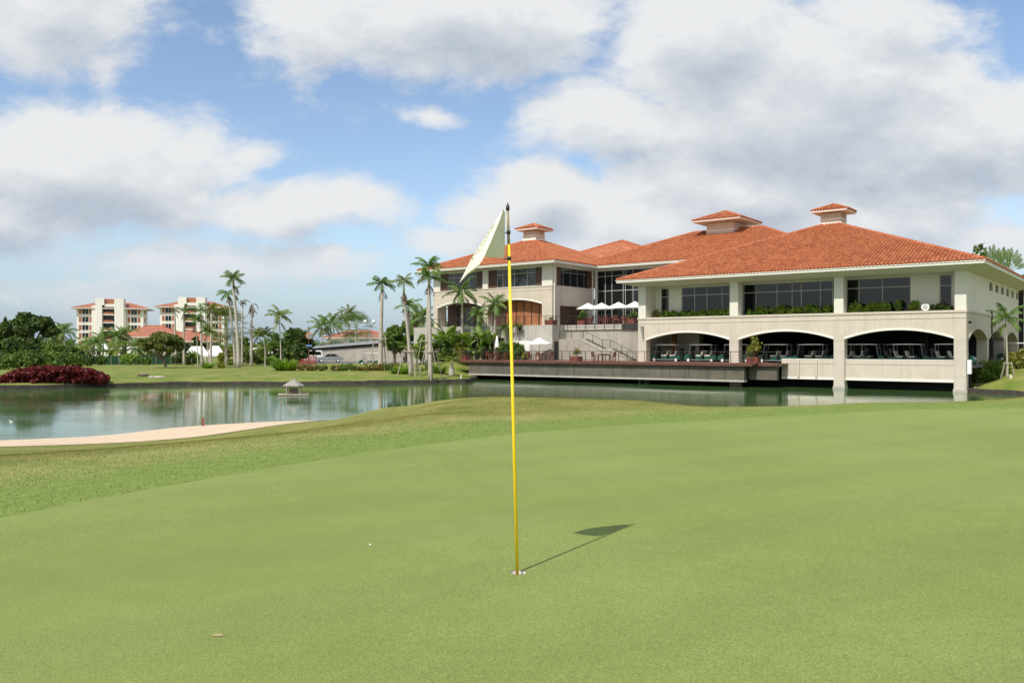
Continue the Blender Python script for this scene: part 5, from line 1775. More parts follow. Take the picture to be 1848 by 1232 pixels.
h1 = copy_tree(h0); x, y = at(348, 327); h1.location = (x, y, -.8); h1.rotation_euler = (0, 0, math.atan2(-x, y) - R(9)); h1['label'] = 'right one of two cream hotel blocks, partly hidden by tall grey palm trunks'

def hall(name, label, px, Y, w, d, hw, pitch, rot, wallm, z=-1.3, cols=None, cat='building', tile='tile_far'):
    x, y = at(px, Y)
    o = empty(name, (x, y, z), math.atan2(-x, y) + rot, label=label, cat=cat)
    MB().box(-w / 2, w / 2, 0, d, -.3, hw).build('wall', M[wallm], o)
    hip_roof(o, -w / 2 - .9, w / 2 + .9, -.9, d + .9, hw + .2, pitch, tile=tile, fh=.25, tw=0, capr=.1)
    n_ = max(2, int(w / 3.5))
    for i in range(n_):
        xx = -w / 2 + (i + .5) * w / n_
        MB().box(xx - .55, xx + .55, -.04, .03, .6, hw - .5).build('window', M['glass'], o)
    return o
hall('annex_building', 'low white annex with a red tiled roof in front of the left hotel block', 268, 205, 15, 12, 5.2, .42, R(-14), 'hotel')
hall('annex_building', 'small white annex with a red roof right of the left hotel block', 205, 240, 12, 10, 4.6, .30, R(-14), 'hotel')
hall('annex_building', 'low grey walled annex with a red roof behind the white tent', 336, 200, 12, 11, 4.1, .42, R(-10), 'ramp')
hall('annex_building', 'distant white house with a red roof beyond the concrete ramp', 650, 190, 15, 10, 3.0, .30, R(0), 'hotel', z=.5)
# white event canopies by the left hotel block and in the middle
def tent(label, px, Y, w, d, hw, hr, ridge=.55):
    x, y = at(px, Y); o = empty('marquee_tent', (x, y, gz(x, y)), math.atan2(-x, y) - R(4), label=label, cat='tent', group='white marquee tents')
    mb = MB(); a, b = w / 2, d / 2
    c = [(-a, -b, hw), (a, -b, hw), (a, b, hw), (-a, b, hw)]; r1 = (-a * ridge, 0, hr); r2 = (a * ridge, 0, hr)
    for f in ([c[0], c[1], r2, r1], [c[2], c[3], r1, r2], [c[3], c[0], r1], [c[1], c[2], r2]): mb.face(f)
    for i in range(4):
        p, q = Vector(c[i]), Vector(c[(i + 1) % 4]); mb.face([p, q, q - Vector((0, 0, .3)), p - Vector((0, 0, .3))])
    mb.build('canopy', M['canvas'], o, fix=False)
    for px_, py_ in ((-a, -b), (a, -b), (a, b), (-a, b)):
        MB().tube([(px_, py_, 0), (px_, py_, hw)], .05, 6).build('pole', M['white'], o)
    return o
tent('left white marquee tent behind the palm trunks', 356, 128, 3.4, 3.2, 1.35, 2.65, .5)
tent('right white marquee tent behind the palm trunks', 389, 128, 2.7, 3.2, 1.35, 2.7, .35)
tent('white sunshade with a low peak in front of the left hotel block', 190, 160, 4.4, 4, 2.3, 3.3, .1)

# green netting fence, white wall, ramp
def fence_net(name, label, p0, p1, h, mat, n_, cat='fence', post='stake'):
    x0, y0 = p0; x1, y1 = p1; Ld = math.hypot(x1 - x0, y1 - y0)
    o = empty(name, (x0, y0, gz(x0, y0)), math.atan2(y1 - y0, x1 - x0), label=label, cat=cat)
    rn = random.Random(4); mb = MB(); k = n_ * 5
    top = [h * (1 + .05 * math.sin(i * 1.1) + rn.uniform(-.03, .03)) for i in range(k + 1)]
    off = [.05 * math.sin(i * .9) for i in range(k + 1)]
    for i in range(k):
        a, b = Ld * i / k, Ld * (i + 1) / k
        mb.face([(a, off[i], 0), (b, off[i + 1], 0), (b, off[i + 1], top[i + 1]), (a, off[i], top[i])])
        mb.face([(a, off[i] + .03, top[i]), (b, off[i + 1] + .03, top[i + 1]), (b, off[i + 1] + .03, 0), (a, off[i] + .03, 0)])
    mb.build('netting', M[mat], o, fix=False)
    for i in range(n_ + 1):
        MB().tube([(Ld * i / n_, -.08, -.1), (Ld * i / n_, -.08, h * 1.08)], .035, 6).build('post', M[post], o)
    return o
fence_net('net_fence', 'green netting fence along the far side of the lawn', at(132, 118), at(348, 122), 1.25, 'greennet', 16)
x0, y0 = at(448, 150); x1, y1 = at(522, 152)
wl = empty('garden_wall', (x0, y0, -1.3), math.atan2(y1 - y0, x1 - x0), label='low white garden wall with small openings behind the palms', cat='wall')
mb = MB(); Lw = math.hypot(x1 - x0, y1 - y0); n_ = 12
for i in range(n_ + 1): mb.box(i * Lw / n_ - .14, i * Lw / n_ + .14, 0, .3, 0, 2.3)
mb.box(-.2, Lw + .2, -.03, .33, 2.302, 2.75); mb.box(-.2, Lw + .2, -.03, .33, -.3, .9)
mb.build('wall', M['hotel'], wl, fix=False)
mb = MB()
for p in (458, 468):
    pass
# concrete ramp with railing
xa, ya = at(556, 150); xb, yb = at(735, 138)
Lr = math.hypot(xb - xa, yb - ya)
rp = empty('road_ramp', (xa, ya, -1.5), math.atan2(yb - ya, xb - xa), label='grey concrete ramp wall with a light railing behind the parked cars', cat='ramp')
za, zb = 3.0, 4.3
MB().extr([(0, -.3), (Lr, -.3), (Lr, zb - .7), (0, za - .7)], 0, .5, 'y').build('wall', M['ramp'], rp)
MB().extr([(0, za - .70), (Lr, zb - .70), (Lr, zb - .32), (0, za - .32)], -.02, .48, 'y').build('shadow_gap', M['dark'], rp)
MB().extr([(-.2, za - .32), (Lr, zb - .32), (Lr, zb - .12), (-.2, za - .12)], -.5, .6, 'y').build('edge_beam', M['galv'], rp)
MB().extr([(-.2, za - .118), (Lr, zb - .118), (Lr, zb + .30), (-.2, za + .12)], -.12, .14, 'y').build('kerb_beam', M['galv'], rp)
for i in range(13):
    xx = 1.2 + i * (Lr - 2) / 12; zz = za + (zb - za) * xx / Lr
    MB().tube([(xx, 0, zz), (xx, 0, zz + 1.15)], .035, 6).build('post', M['galv'], rp)
mb = MB()
for f in (.4, .75, 1.15): mb.tube([(.5, 0, za + f), (Lr, 0, zb + f)], .028, 5)
mb.build('rails', M['galv'], rp)

# vehicles
def car_body(name, label, cat, paint, prof, glassprof, w, wheels, group):
    o = empty(name, label=label, cat=cat, group=group)
    import bmesh
    b = MB(); b.extr(prof, -w, w, 'y'); bo = b.build('body', M[paint], o)
    md = bo.modifiers.new('bevel', 'BEVEL'); md.width = .07; md.segments = 3; md.limit_method = 'ANGLE'; md.angle_limit = R(40)
    for gp in glassprof:
        MB().extr(gp, -w - .006, w + .006, 'y').build('side_window', M['glass'], o)
    for x in wheels:
        for y in (-w + .06, w - .06): wheel(o, x, y, .31)
    zb = .62
    MB().box(prof[0][0] - .02, prof[0][0] + .1, -w + .1, -w + .42, .60, .76).box(prof[0][0] - .02, prof[0][0] + .1, w - .42, w - .1, .60, .76).build('headlights', M['lampglass'], o)
    return o
sedan = [(-2.2, .30), (-2.22, .62), (-2.1, .80), (-1.15, .95), (-.45, 1.38), (-.1, 1.46), (.75, 1.46), (1.1, 1.40), (1.75, 1.0), (2.15, .95), (2.22, .6), (2.2, .30)]
sg = [[(-.95, .97), (-.40, 1.34), (.1, 1.38), (.1, .97)], [(.18, .97), (.18, 1.38), (.8, 1.38), (1.35, .99)]]
c = car_body('parked_car', 'silver hatchback parked beneath the concrete ramp', 'car', 'silver', sedan, sg, .84, (-1.35, 1.3), 'vehicles parked by the ramp')
x, y = at(595, 138); c.location = (x, y, gz(x, y) + .02); c.rotation_euler = (0, 0, R(14))
van = [(-2.25, .32), (-2.3, .75), (-2.0, 1.05), (-1.55, 1.15), (-.95, 1.82), (-.6, 1.95), (1.9, 1.95), (2.12, 1.85), (2.25, 1.1), (2.25, .32)]
vg = [[(-1.3, 1.18), (-.85, 1.72), (-.25, 1.74), (-.25, 1.18)], [(-.15, 1.18), (-.15, 1.74), (.9, 1.74), (.9, 1.18)], [(1.0, 1.18), (1.0, 1.74), (1.85, 1.74), (2.0, 1.18)]]
c = car_body('parked_van', 'white van parked behind the red slatted fence', 'van', 'carwhite', van, vg, .86, (-1.4, 1.35), 'vehicles parked by the ramp')
x, y = at(559, 142); c.location = (x, y, gz(x, y) + .02); c.rotation_euler = (0, 0, R(10))
# red slatted fence and sign post in front
x, y = at(552, 120); o = empty('slatted_fence', (x, y, gz(x, y)), R(6), label='short red slatted fence in front of the white van', cat='fence')
mb = MB()
for i in range(15): mb.box(-1.3 + i * .19, -1.18 + i * .19, -.02, .02, .1, 1.25)
mb.build('slats', M['red'], o)
for xx in (-1.4, 1.45): MB().box(xx - .06, xx + .06, -.06, .06, 0, 1.4).build('post', M['rust'], o)
MB().box(-1.3, 1.4, .021, .06, .25, .33).box(-1.3, 1.4, .021, .06, 1.0, 1.08).build('rails', M['rust'], o)
x, y = at(557, 108); o = empty('mirror_post', (x, y, gz(x, y)), R(16), label='round orange backed traffic mirror on a rusty post with a blue plate', cat='traffic mirror')
MB().tube([(0, 0, 0), (0, 0, 5.2)], .06, 8).build('post', M['rust'], o)
d = MB(); d.lathe([(.40, -.08), (.46, -.02), (.44, .04), (.2, .10)], 20); d.v = [(a, b, c_) for a, c_, b in d.v]; d.v = [(a, b, c_ + 3.95 + .0) for a, b, c_ in d.v]
d.v = [(a + .1, b - .12, c_) for a, b, c_ in d.v]; d.build('mirror_shell', M['orange'], o)
d = MB(); d.lathe([(.39, -.085), (.39, -.10)], 20); d.v = [(a + .1, b - .12, c_ + 3.95) for a, c_, b in d.v]; d.build('mirror', M['galv'], o)
MB().box(-.38, .42, -.10, -.065, 2.55, 2.83).build('blue_plate', M['blue'], o)
# twin globe lamp
def globe_lamp(label, px, Y, top_py, arm, gr, rot=0, zb=None):
    x, y = at(px, Y); z = gz(x, y) if zb is None else zb; h = zat(top_py, Y) - z
    o = empty('street_lamp', (x, y, z), R(rot), label=label, cat='street lamp')
    MB().tube([(0, 0, 0), (0, 0, h * .5), (0, 0, h)], [.11, .075, .06], 8).build('post', M['galv'], o)
    for s_ in (-1, 1):
        MB().tube([(0, 0, h - .7), (s_ * arm * .6, 0, h - .75), (s_ * arm, 0, h - .45)], .04, 6).build('arm', M['galv'], o)
        MB().lathe([(.02, h - .48), (gr * .7, h - .42 + gr * .1), (gr, h - .40 + gr * .8), (gr * .8, h - .40 + gr * 1.5), (.02, h - .40 + gr * 1.9)], 14, (s_ * arm, 0, 0)).build('globe', M['lampglass'], o, smooth=True)
    return o
globe_lamp('street lamp with two white globes beside the ramp railing', 667, 145, 579, .75, .32, 20, 1.5)
globe_lamp('street lamp with white globes seen through the left arch', 801, 128, 552, .55, .28, 35, 1.8)

# ------------------------------------------------------------------ palms
G1 = 'grey trunked palms on the far lawn'; G2 = 'tall palms in front of the right hotel block'; G3 = 'staked palms left of the clubhouse'
palm('tallest grey palm with a ragged crown, left of the thin dry palms', 430, 100, 665, 422, 502, .30, 13, 1.75, 'palm', 1, 1.2, .15, group=G1, bend=1.5, dry=3)
palm('tall palm close behind the tallest grey palm, its crown lower on the left', 424, 106, 655, 413, 527, .22, 9, 1.8, 'palm', 2, .7, group=G1, dry=3, e_lo=-.4, e_hi=.9)
palm('thin bare palm with a tiny dry tuft right of the tallest palm', 437, 110, 655, 438, 548, .19, 9, .75, 'dead', 3, .3, dead=1, group=G1, dry=1, leaf=.25, e_lo=.1)
palm('dying palm with drooping brown fronds and no green crown', 454, 108, 655, 454, 548, .24, 5, 1.7, 'dead', 4, .9, dead=1, group=G1, dry=4, bend=2.4, e_lo=-.8, e_hi=1.2, leaf=.3)
palm('small bright palm leaning its crown right, beside the dying palm', 479, 104, 663, 477, 604, .09, 11, 1.7, 'palmy', 5, .8, group=G1, dry=1, old='palmy')
palm('slender yellow green palm standing alone above the strap leaved clump', 507, 92, 658, 504, 570, .10, 10, 1.75, 'palmy', 6, .9, group=G1, dry=2, old='palmy', e_lo=-.1, bend=1.4)
palm('small yellowish palm between the dying palm and the dark trees', 464, 128, 655, 465, 603, .12, 13, 1.9, 'palmy', 7, .7, group=G1)
palm('bare topped palm trunk at the left edge of the right hotel block', 317, 118, 645, 316, 560, .21, 5, 1.0, 'dead', 8, .5, dead=1, group=G2, dry=2)
palm('grey palm with hanging dry fronds second from the left before the right hotel', 332, 116, 642, 332, 560, .21, 6, 1.35, 'palm', 9, .6, group=G2, dry=4)
palm('grey palm trunk with a small crown before the hotel balconies', 365, 104, 657, 362, 560, .20, 7, 1.2, 'palm', 10, .6, group=G2, dry=3)
palm('grey palm trunk with a crown reaching the hotel roof on the right', 381, 104, 657, 381, 556, .21, 7, 1.4, 'palmy', 11, .6, group=G2, dry=3)
palm('thin leaning palm with a dark green crown before the hotel balconies', 357, 100, 662, 353, 578, .08, 9, 1.5, 'palm', 12, .7, group=G2, dry=2)
palm('short thin palm with a bright crown in front of the marquee tents', 376, 100, 660, 374, 598, .08, 11, 1.4, 'palmy', 13, .6, group=G2, dry=1)
fan_palm('broad fan palm with a yellowing skirt right of the marquee tents', 408, 112, 655, 408, 590, .2, 34, 2.3, 'olive', 14, group=G2)
# staked group
palm('thick grey palm with a bottle shaped trunk left of the staked palms', 686, 92, 660, 690, 512, .33, 13, 1.75, 'palm', 20, .9, .25, group=G3, dry=2)
palm('tall staked palm whose brown frond hangs from its crown', 741, 82, 666, 729, 506, .235, 9, 1.35, 'palmy', 21, 1.6, .15, group=G3, dry=2, e_lo=-.1)
palm('shorter palm close behind the tall staked palm', 738, 96, 655, 738, 552, .22, 13, 1.8, 'palm', 22, .8, group=G3)
palm('front staked palm nearest the pond, before the clubhouse corner', 777, 80, 678, 774, 500, .27, 10, 1.7, 'palm', 23, 1.0, .18, group=G3, dry=3)
palm('palm whose crown tops the clubhouse eave, just behind the front staked palm', 770, 92, 660, 774, 482, .23, 12, 2.2, 'palm', 24, .9, group=G3, dry=3, z=-.6)
palm('palm with long drooping fronds before the left clubhouse arch', 0, 95, 0, 0, 525, .23, 14, 2.5, 'palm', 25, .7, group='palms before the clubhouse terrace', dry=3, e_lo=-.5, z=.3, xy=at(834, W(uv_at(834, .9), .9)[1]))
palm('smaller palm with drooping fronds before the arch pillar', 893, W(uv_at(893, 1.3), 1.3)[1], 0, 893, 548, .17, 13, 2.1, 'palm', 26, .7, group='palms before the clubhouse terrace', dry=2, e_lo=-.5, z=.1)
palm('young palm with yellow lower leaves on the slope right of the clubhouse', 1819, 64, 688, 1813, 572, .10, 13, 1.55, 'palm', 27, .8, group='palms before the clubhouse terrace', dry=3, old='palmy', e_lo=-.35, leaf=.5)
# distant and filling palms
k = 30
for lab, px, Y, tp, tr, fl, mat in (
        ('feathery palm furthest left of the four behind the spreading tree', 86, 175, 605, .2, 3.0, 'palm'), ('drooping palm second of the four behind the spreading tree', 97, 178, 601, .2, 3.2, 'olive'),
        ('pale drooping palm third of the four behind the spreading tree', 106, 180, 603, .2, 3.0, 'palm'), ('upright palm rightmost of the four behind the spreading tree', 117, 170, 596, .2, 2.9, 'palm'),
        ('arching palm in front of the left edge of the left hotel block', 156, 150, 622, .16, 2.6, 'palmy'), ('low palm before the sunshade at the left hotel block', 170, 145, 619, .16, 2.6, 'palm'),
        ('palm with curling fronds at the middle of the left hotel block', 186, 150, 613, .16, 2.9, 'palm'), ('tall palm before the balconies of the left hotel block', 207, 150, 606, .16, 3.0, 'palm'),
        ('palm before the right tower of the left hotel block', 222, 152, 603, .16, 2.9, 'palm'), ('short palm right of the low annex before the left hotel', 246, 140, 626, .16, 2.4, 'palm'), ('short palm between the two low annexes', 212, 138, 628, .14, 2.2, 'palmy'),
        ('leafy palm left of the ramp railing, behind the traffic mirror', 581, 165, 588, .2, 3.6, 'palm'), ('leafy palm behind the ramp railing, right of its twin', 597, 168, 584, .2, 3.8, 'palm'),
        ('loose pale palm with a thin top behind the ramp', 617, 190, 577, .16, 3.0, 'olive'), ('wispy tall palm behind the ramp left of the fan palm', 629, 195, 566, .16, 3.2, 'olive'),
        ('leafy palm behind the staked palms, left one', 752, 125, 575, .2, 2.8, 'palmy'), ('leafy palm behind the staked palms, right one', 765, 122, 572, .2, 2.8, 'palm'),
        ('small palm left of the flower bed among the garden trees', 527, 135, 612, .14, 2.4, 'palm'), ('low palm before the white garden wall', 470, 122, 634, .12, 1.8, 'palmy')):
    k += 1
    palm(lab, px, Y, 0, px, tp, tr, 15, fl, mat, k, .4, .1, group='leafy palms further back', dry=2, e_lo=-.5, leaf=.75)
fan_palm('round fan palm behind the ramp railing before the red roofed house', 643, 150, 0, 643, 592, .22, 34, 2.5, 'palm', 60, group='leafy palms further back', z=.5)
# traveller palms on the hill behind the right wing
for px, tp, Y, sd, lab in ((1797, 448, 118, 61, 'left fan shaped traveller palm rising behind the clubhouse roof'), (1822, 450, 120, 62, 'right fan shaped traveller palm rising behind the clubhouse roof')):
    x, y = at(px, Y); o = empty('traveller_palm', (x, y, 4), label=lab, cat='palm', group='traveller palms behind the roof')
    zt = zat(492, Y) - 4
    MB().tube([(0, 0, -5), (0, 0, zt)], [.3, .22], 8).build('trunk', M['trunk'], o)
    mb = MB(); r = random.Random(sd)
    for i in range(10):
        a = -1.2 + 2.4 * i / 9 + r.uniform(-.06, .06); Ln = 4.0 * r.uniform(.85, 1.05)
        d = Vector((math.sin(a) * .9, math.sin(a) * .35, math.cos(a)))
        sd_ = Vector((math.cos(a), 0, -math.sin(a)))
        b0 = Vector((0, 0, zt)); b1 = b0 + d * Ln * .40
        mb.face([b0 - sd_ * .04, b0 + sd_ * .04, b1 + sd_ * .04, b1 - sd_ * .04])
        for q in range(10):
            t0 = .40 + .06 * q; t1 = t0 + .052; w = .30 * math.sin(math.pi * (q + 1.2) / 11.5) + .05
            p0_ = b0 + d * Ln * t0; p1_ = b0 + d * Ln * t1
            for s_ in (-1, 1):
                mb.face([p0_, p1_, p1_ + sd_ * w * s_ + d * .12 - Vector((0, .1 * r.random(), .08)), p0_ + sd_ * w * s_ * .9 + d * .1 - Vector((0, .1 * r.random(), .05))])
    mb.build('crown', L['palm'], o, fix=False)

# stakes round the staked palms
def stakes(label, px, Y, h, w, seed, bars=1):
    x, y = at(px, Y); o = empty('tree_support', (x, y, gz(x, y)), R(20 * seed), label=label, cat='tree support', group='wooden palm supports')
    for i in range(3):
        a = i * 2.094 + .3
        MB().tube([(w * math.cos(a), w * math.sin(a), -.1), (w * .42 * math.cos(a), w * .42 * math.sin(a), h)], .055, 6).build('stake', M['stake'], o)
    q = .55
    for i in range(3):
        a = i * 2.094 + .3; b = (i + 1) * 2.094 + .3; ww = w * (.42 + (1 - .42) * .12)
        p = Vector((ww * math.cos(a), ww * math.sin(a), h * .9)); q_ = Vector((ww * math.cos(b), ww * math.sin(b), h * .9)); e = (q_ - p) * .2
        MB().tube([p - e, q_ + e], .05, 6).build('crossbar', M['stake'], o)
    return o
stakes('wooden tripod support round the front staked palm', 777, 80, 2.9, 1.35, 1)
stakes('wooden tripod support round the tall staked palm', 741, 82, 2.7, 1.35, 2)
stakes('tall wooden tripod support round the bottle shaped palm', 688, 92, 3.8, 1.5, 3)
stakes('wooden tripod support behind the front staked palm', 769, 92, 3.4, 1.3, 4)
stakes('small wooden support round the young palm on the right slope', 1819, 64, 1.15, .55, 5)

# ------------------------------------------------------------------ trees and shrubs
def T(name, label, px, Y, top, rxpx, mat, n, size, seed, **kw):
    x, y = at(px, Y); z = gz(x, y); h = zat(top, Y) - z
    return tree(name, label, x, y, z, h, rxpx / F_PX * Y, mat, n, size, seed, **kw)
BG = 'garden trees in the background'
T('spreading_tree', 'large spreading flat topped dark tree at the far left', 58, 118, 562, 46, 'dark', 9500, .36, 1, trunk_h=.36, crown_flat=.55, tr=.40, clumps=26, gap=.4)
T('broadleaf_tree', 'dark dense tree at the left edge of the photo', 8, 112, 584, 30, 'dark', 5200, .34, 2, trunk_h=.03, crown_flat=.9, clumps=20, group=BG)
T('conifer_tree', 'thin feathery conifer rising behind the dark tree at the left edge', 10, 135, 570, 10, 'dark', 1300, .22, 3, trunk_h=.55, crown_flat=1.3, tr=.14, clumps=12, group=BG, gap=.1)
T('broadleaf_tree', 'dark bushy tree under the spreading flat topped tree', 38, 108, 606, 38, 'dark', 6500, .32, 4, trunk_h=.03, crown_flat=.85, clumps=24, group=BG)
T('broadleaf_tree', 'bright layered bush right of the spreading tree', 102, 106, 620, 31, 'mid', 5200, .27, 5, trunk_h=.03, crown_flat=.6, clumps=24, group=BG)
T('broadleaf_tree', 'small dark tree between the layered bush and the left hotel', 143, 122, 625, 17, 'dark', 2600, .30, 6, trunk_h=.03, crown_flat=.8, clumps=14, group=BG)
T('broadleaf_tree', 'low dark tree behind the red shrub bed', 66, 104, 628, 22, 'dark', 2800, .28, 7, trunk_h=.03, crown_flat=.8, clumps=14, group=BG)
T('broadleaf_tree', 'low green bush at the far left end of the red shrub bed', 12, 100, 640, 24, 'mid', 2400, .26, 8, trunk_h=.03, crown_flat=.7, clumps=14, group=BG)
T('lawn_tree', 'small open crowned tree standing alone on the lawn', 300, 100, 596, 42, 'olive', 5200, .24, 9, trunk_h=.26, crown_flat=.62, tr=.16, clumps=30, gap=.25, lean=-.5)
T('broadleaf_tree', 'round dark tree right of the lone lawn tree', 324, 125, 612, 14, 'olive', 1500, .3, 10, trunk_h=.03, crown_flat=.9, clumps=12, group=BG)
T('broadleaf_tree', 'dark tree behind the marquee tents at the foot of the right hotel', 352, 150, 602, 14, 'dark', 1700, .32, 11, trunk_h=.03, crown_flat=.9, clumps=12, group=BG)
T('broadleaf_tree', 'yellowish bushes right of the marquee tents', 402, 135, 626, 20, 'yellow', 1500, .26, 12, trunk_h=.03, crown_flat=.6, clumps=12, group=BG)
T('broadleaf_tree', 'thin leafed tree between the grey palm trunks', 440, 130, 606, 17, 'mid', 1400, .26, 13, trunk_h=.3, crown_flat=.7, clumps=12, group=BG, gap=.1)
T('broadleaf_tree', 'dark round tree left of the lone yellow green palm', 497, 128, 597, 17, 'mid', 2600, .30, 14, trunk_h=.03, crown_flat=.8, clumps=16, group=BG)
T('broadleaf_tree', 'large dark tree behind the traffic mirror', 542, 124, 585, 34, 'dark', 5200, .30, 15, trunk_h=.03, crown_flat=.8, clumps=24, group=BG)
T('broadleaf_tree', 'lower dark tree in front of the large dark tree', 528, 112, 618, 27, 'dark', 3600, .28, 16, trunk_h=.03, crown_flat=.7, clumps=20, group=BG, gap=.3)
T('broadleaf_tree', 'spiky leaved round tree behind the bottle shaped palm', 712, 98, 586, 24, 'mid', 3600, .34, 17, trunk_h=.3, crown_flat=.95, clumps=18, group=BG)
T('broadleaf_tree', 'dark tree behind the twin globe lamp', 684, 150, 606, 24, 'dark', 2200, .34, 18, trunk_h=.03, crown_flat=.7, clumps=14, group=BG)
T('broadleaf_tree', 'green trees behind the staked palms and the terrace wall', 735, 135, 572, 32, 'mid', 3400, .36, 19, trunk_h=.03, crown_flat=.7, clumps=18, group=BG)
T('broadleaf_tree', 'green tree seen through the open left arch of the clubhouse', 800, 150, 576, 22, 'mid', 1800, .34, 20, trunk_h=.25, crown_flat=.7, clumps=14, group=BG)
T('broadleaf_tree', 'light green bush behind the ramp railing on the left', 600, 160, 612, 26, 'olive', 1900, .34, 21, trunk_h=.03, crown_flat=.6, clumps=14, group=BG)
T('broadleaf_tree', 'brownish bush behind the ramp railing on the right', 660, 165, 612, 30, 'olive', 1900, .34, 22, trunk_h=.03, crown_flat=.5, clumps=14, group=BG)
T('broadleaf_tree', 'bright bamboo like tree before the terrace wall', 762, 95, 602, 17, 'bright', 2300, .24, 23, trunk_h=.03, crown_flat=1.3, clumps=16, group=BG)
x, y = at(1770, 125); tree('conifer_tree', 'thin feathery conifer behind the right end of the clubhouse roof', x, y, 4, zat(430, 125) - 4, 1.6, 'mid', 900, .26, 24, trunk_h=.45, crown_flat=1.6, tr=.12, clumps=12, gap=.1)
for px, tp, sd, lab in ((1842, 482, 26, 'dark tree at the right edge behind the clubhouse'), (1822, 500, 27, 'dark tree below the traveller palms')):
    x, y = at(px, 115); tree('broadleaf_tree', lab, x, y, 2, zat(tp, 115) - 2, 3.4, 'dark', 2200, .36, sd, trunk_h=.3, crown_flat=.8, clumps=16, group='trees behind the right wing')
hall('annex_building', 'small building with a pale eave at the right edge behind the clubhouse', 1868, 110, 8, 8, 9.6, .3, R(-30), 'hotel', z=.2, tile='tile')

for i, (px, lab) in enumerate(((178, 'low green bush in front of the net fence near the sunshade'), (236, 'green creeper bush on the net fence before the annex'), (262, 'leafy bush on the net fence left of the lone lawn tree'), (333, 'low bush on the net fence right of the lone lawn tree'), (348, 'bush at the right end of the net fence'))):
    x, y = at(px, 117); shrub('fence_bush', lab, x, y, gz(x, y), 1.5 + .4 * (i % 2), .6, 1.5 + .3 * math.sin(i * 2.1), ('mid', 'bright', 'mid', 'dark', 'mid')[i], 700, .2, 140 + i, 'shrub', 'bushes along the net fence')
UG = [(228, 124, 'bright', 'bright undergrowth left of the low annex, before the left hotel'), (272, 128, 'olive', 'olive undergrowth in front of the low white annex'), (318, 124, 'mid', 'undergrowth at the foot of the leftmost bare palm trunk'), (344, 126, 'bright', 'bright undergrowth beneath the left marquee tent'),
      (398, 124, 'yellow', 'yellowish undergrowth just right of the marquee tents'), (418, 118, 'mid', 'undergrowth behind the foot of the tallest grey palm'), (446, 120, 'olive', 'olive undergrowth between the tallest and the dying palm'), (466, 122, 'mid', 'green undergrowth right of the dying palm foot'), (488, 118, 'bright', 'bright undergrowth behind the lone yellow green palm'), (430, 135, 'mid', 'taller bush far behind the tallest grey palm'), (478, 138, 'dark', 'dark bush far behind the small bright leaning palm'), (520, 126, 'mid', 'green bush under the dark trees by the traffic mirror')]
for i, (px, Y, m_, lab) in enumerate(UG):
    x, y = at(px, Y); shrub('undergrowth_bush', lab, x, y, gz(x, y), 1.7 + .5 * math.sin(i * 1.3), .9, 1.7 + .7 * math.sin(i * 2.3) + (1.4 if Y > 130 else 0), m_, 1000, .2, 160 + i, 'shrub', 'undergrowth behind the palms')
for i, (px, Y, m_, lab) in enumerate(((4, 92, 'mid', 'low shrub at the very left edge above the red shrub bed'), (34, 96, 'mid', 'low shrub behind the left part of the red shrub bed'), (62, 98, 'dark', 'dark low shrub behind the middle of the red shrub bed'), (88, 97, 'mid', 'low shrub in front of the bright layered bush'), (118, 100, 'mid', 'low shrub behind the right end of the red shrub bed'), (146, 108, 'dark', 'dark low shrub at the left end of the net fence'))):
    x, y = at(px, Y); shrub('low_shrub', lab, x, y, gz(x, y), 2.0, .9, 1.9 + .3 * math.sin(i * 2.2), m_, 1300, .21, 180 + i, 'shrub', 'low shrubs behind the red bed')
# red shrub bed
r = random.Random(12)
bx, by = at(92, 69.5)
rb = empty('red_shrub_bed', (bx, by, gz(bx, by + 1.5)), R(14), label='long bed of dark red leaved shrubs on the lawn edge at the far left', cat='shrub bed')
cs, rd = [], []
for i in range(420):
    t = r.uniform(-1, 1); yq = r.uniform(0, 1)
    hh = (1.00 * (1 - abs(t) ** 3.0) ** .8 + .28) * (.55 + .45 * math.sin(math.pi * (.25 + .5 * yq)))
    q = 1 if i % 2 else r.uniform(.15, .85)
    cs.append((t * 3.95, -.1 + 2.3 * yq, max(.15, hh * q - .18))); k = r.uniform(.20, .30); rd.append((k, k, k))
leaf_cloud(MB(), cs, rd, 26000, .15, 9, .5, asp=2.2).build('foliage', L['red'], rb, fix=False)
sb = MB()
for i in range(40):
    t = r.uniform(-.95, .95); x_ = t * 4.1; y_ = r.uniform(0, 1.8); sb.tube([(x_, y_, -.1), (x_ + r.uniform(-.1, .1), y_, .5)], [.03, .012], 4)
sb.build('stems', M['bark'], rb)

# strap leaved clumps and flower bed along the bank
BG2 = 'strap leaved clumps on the lawn'
x, y = at(515, 88); blade_clump('strap_leaf_clump', 'large bright strap leaved clump under the lone yellow green palm', x, y, gz(x, y), 1.75, 1.35, 'bright', 330, .14, 1, group=BG2, ry=.9)
x, y = at(375, 98); blade_clump('strap_leaf_clump', 'small strap leaved clump before the marquee tents', x, y, gz(x, y), .9, .85, 'bright', 150, .10, 2, group=BG2, ry=.6)
x, y = at(399, 99); blade_clump('strap_leaf_clump', 'yellow strap leaved tuft right of the clump before the tents', x, y, gz(x, y), .5, .9, 'yellow', 70, .07, 3, group=BG2)
x, y = at(722, 84); blade_clump('strap_leaf_clump', 'bright strap leaved clump at the foot of the tall staked palm', x, y, gz(x, y), 1.3, .85, 'bright', 220, .10, 4, group=BG2, ry=.7)
x, y = at(790, 88); blade_clump('strap_leaf_clump', 'bright green tuft behind the front staked palm', x, y, gz(x, y), 1.2, 1.0, 'bright', 180, .10, 5, group=BG2, ry=.8)
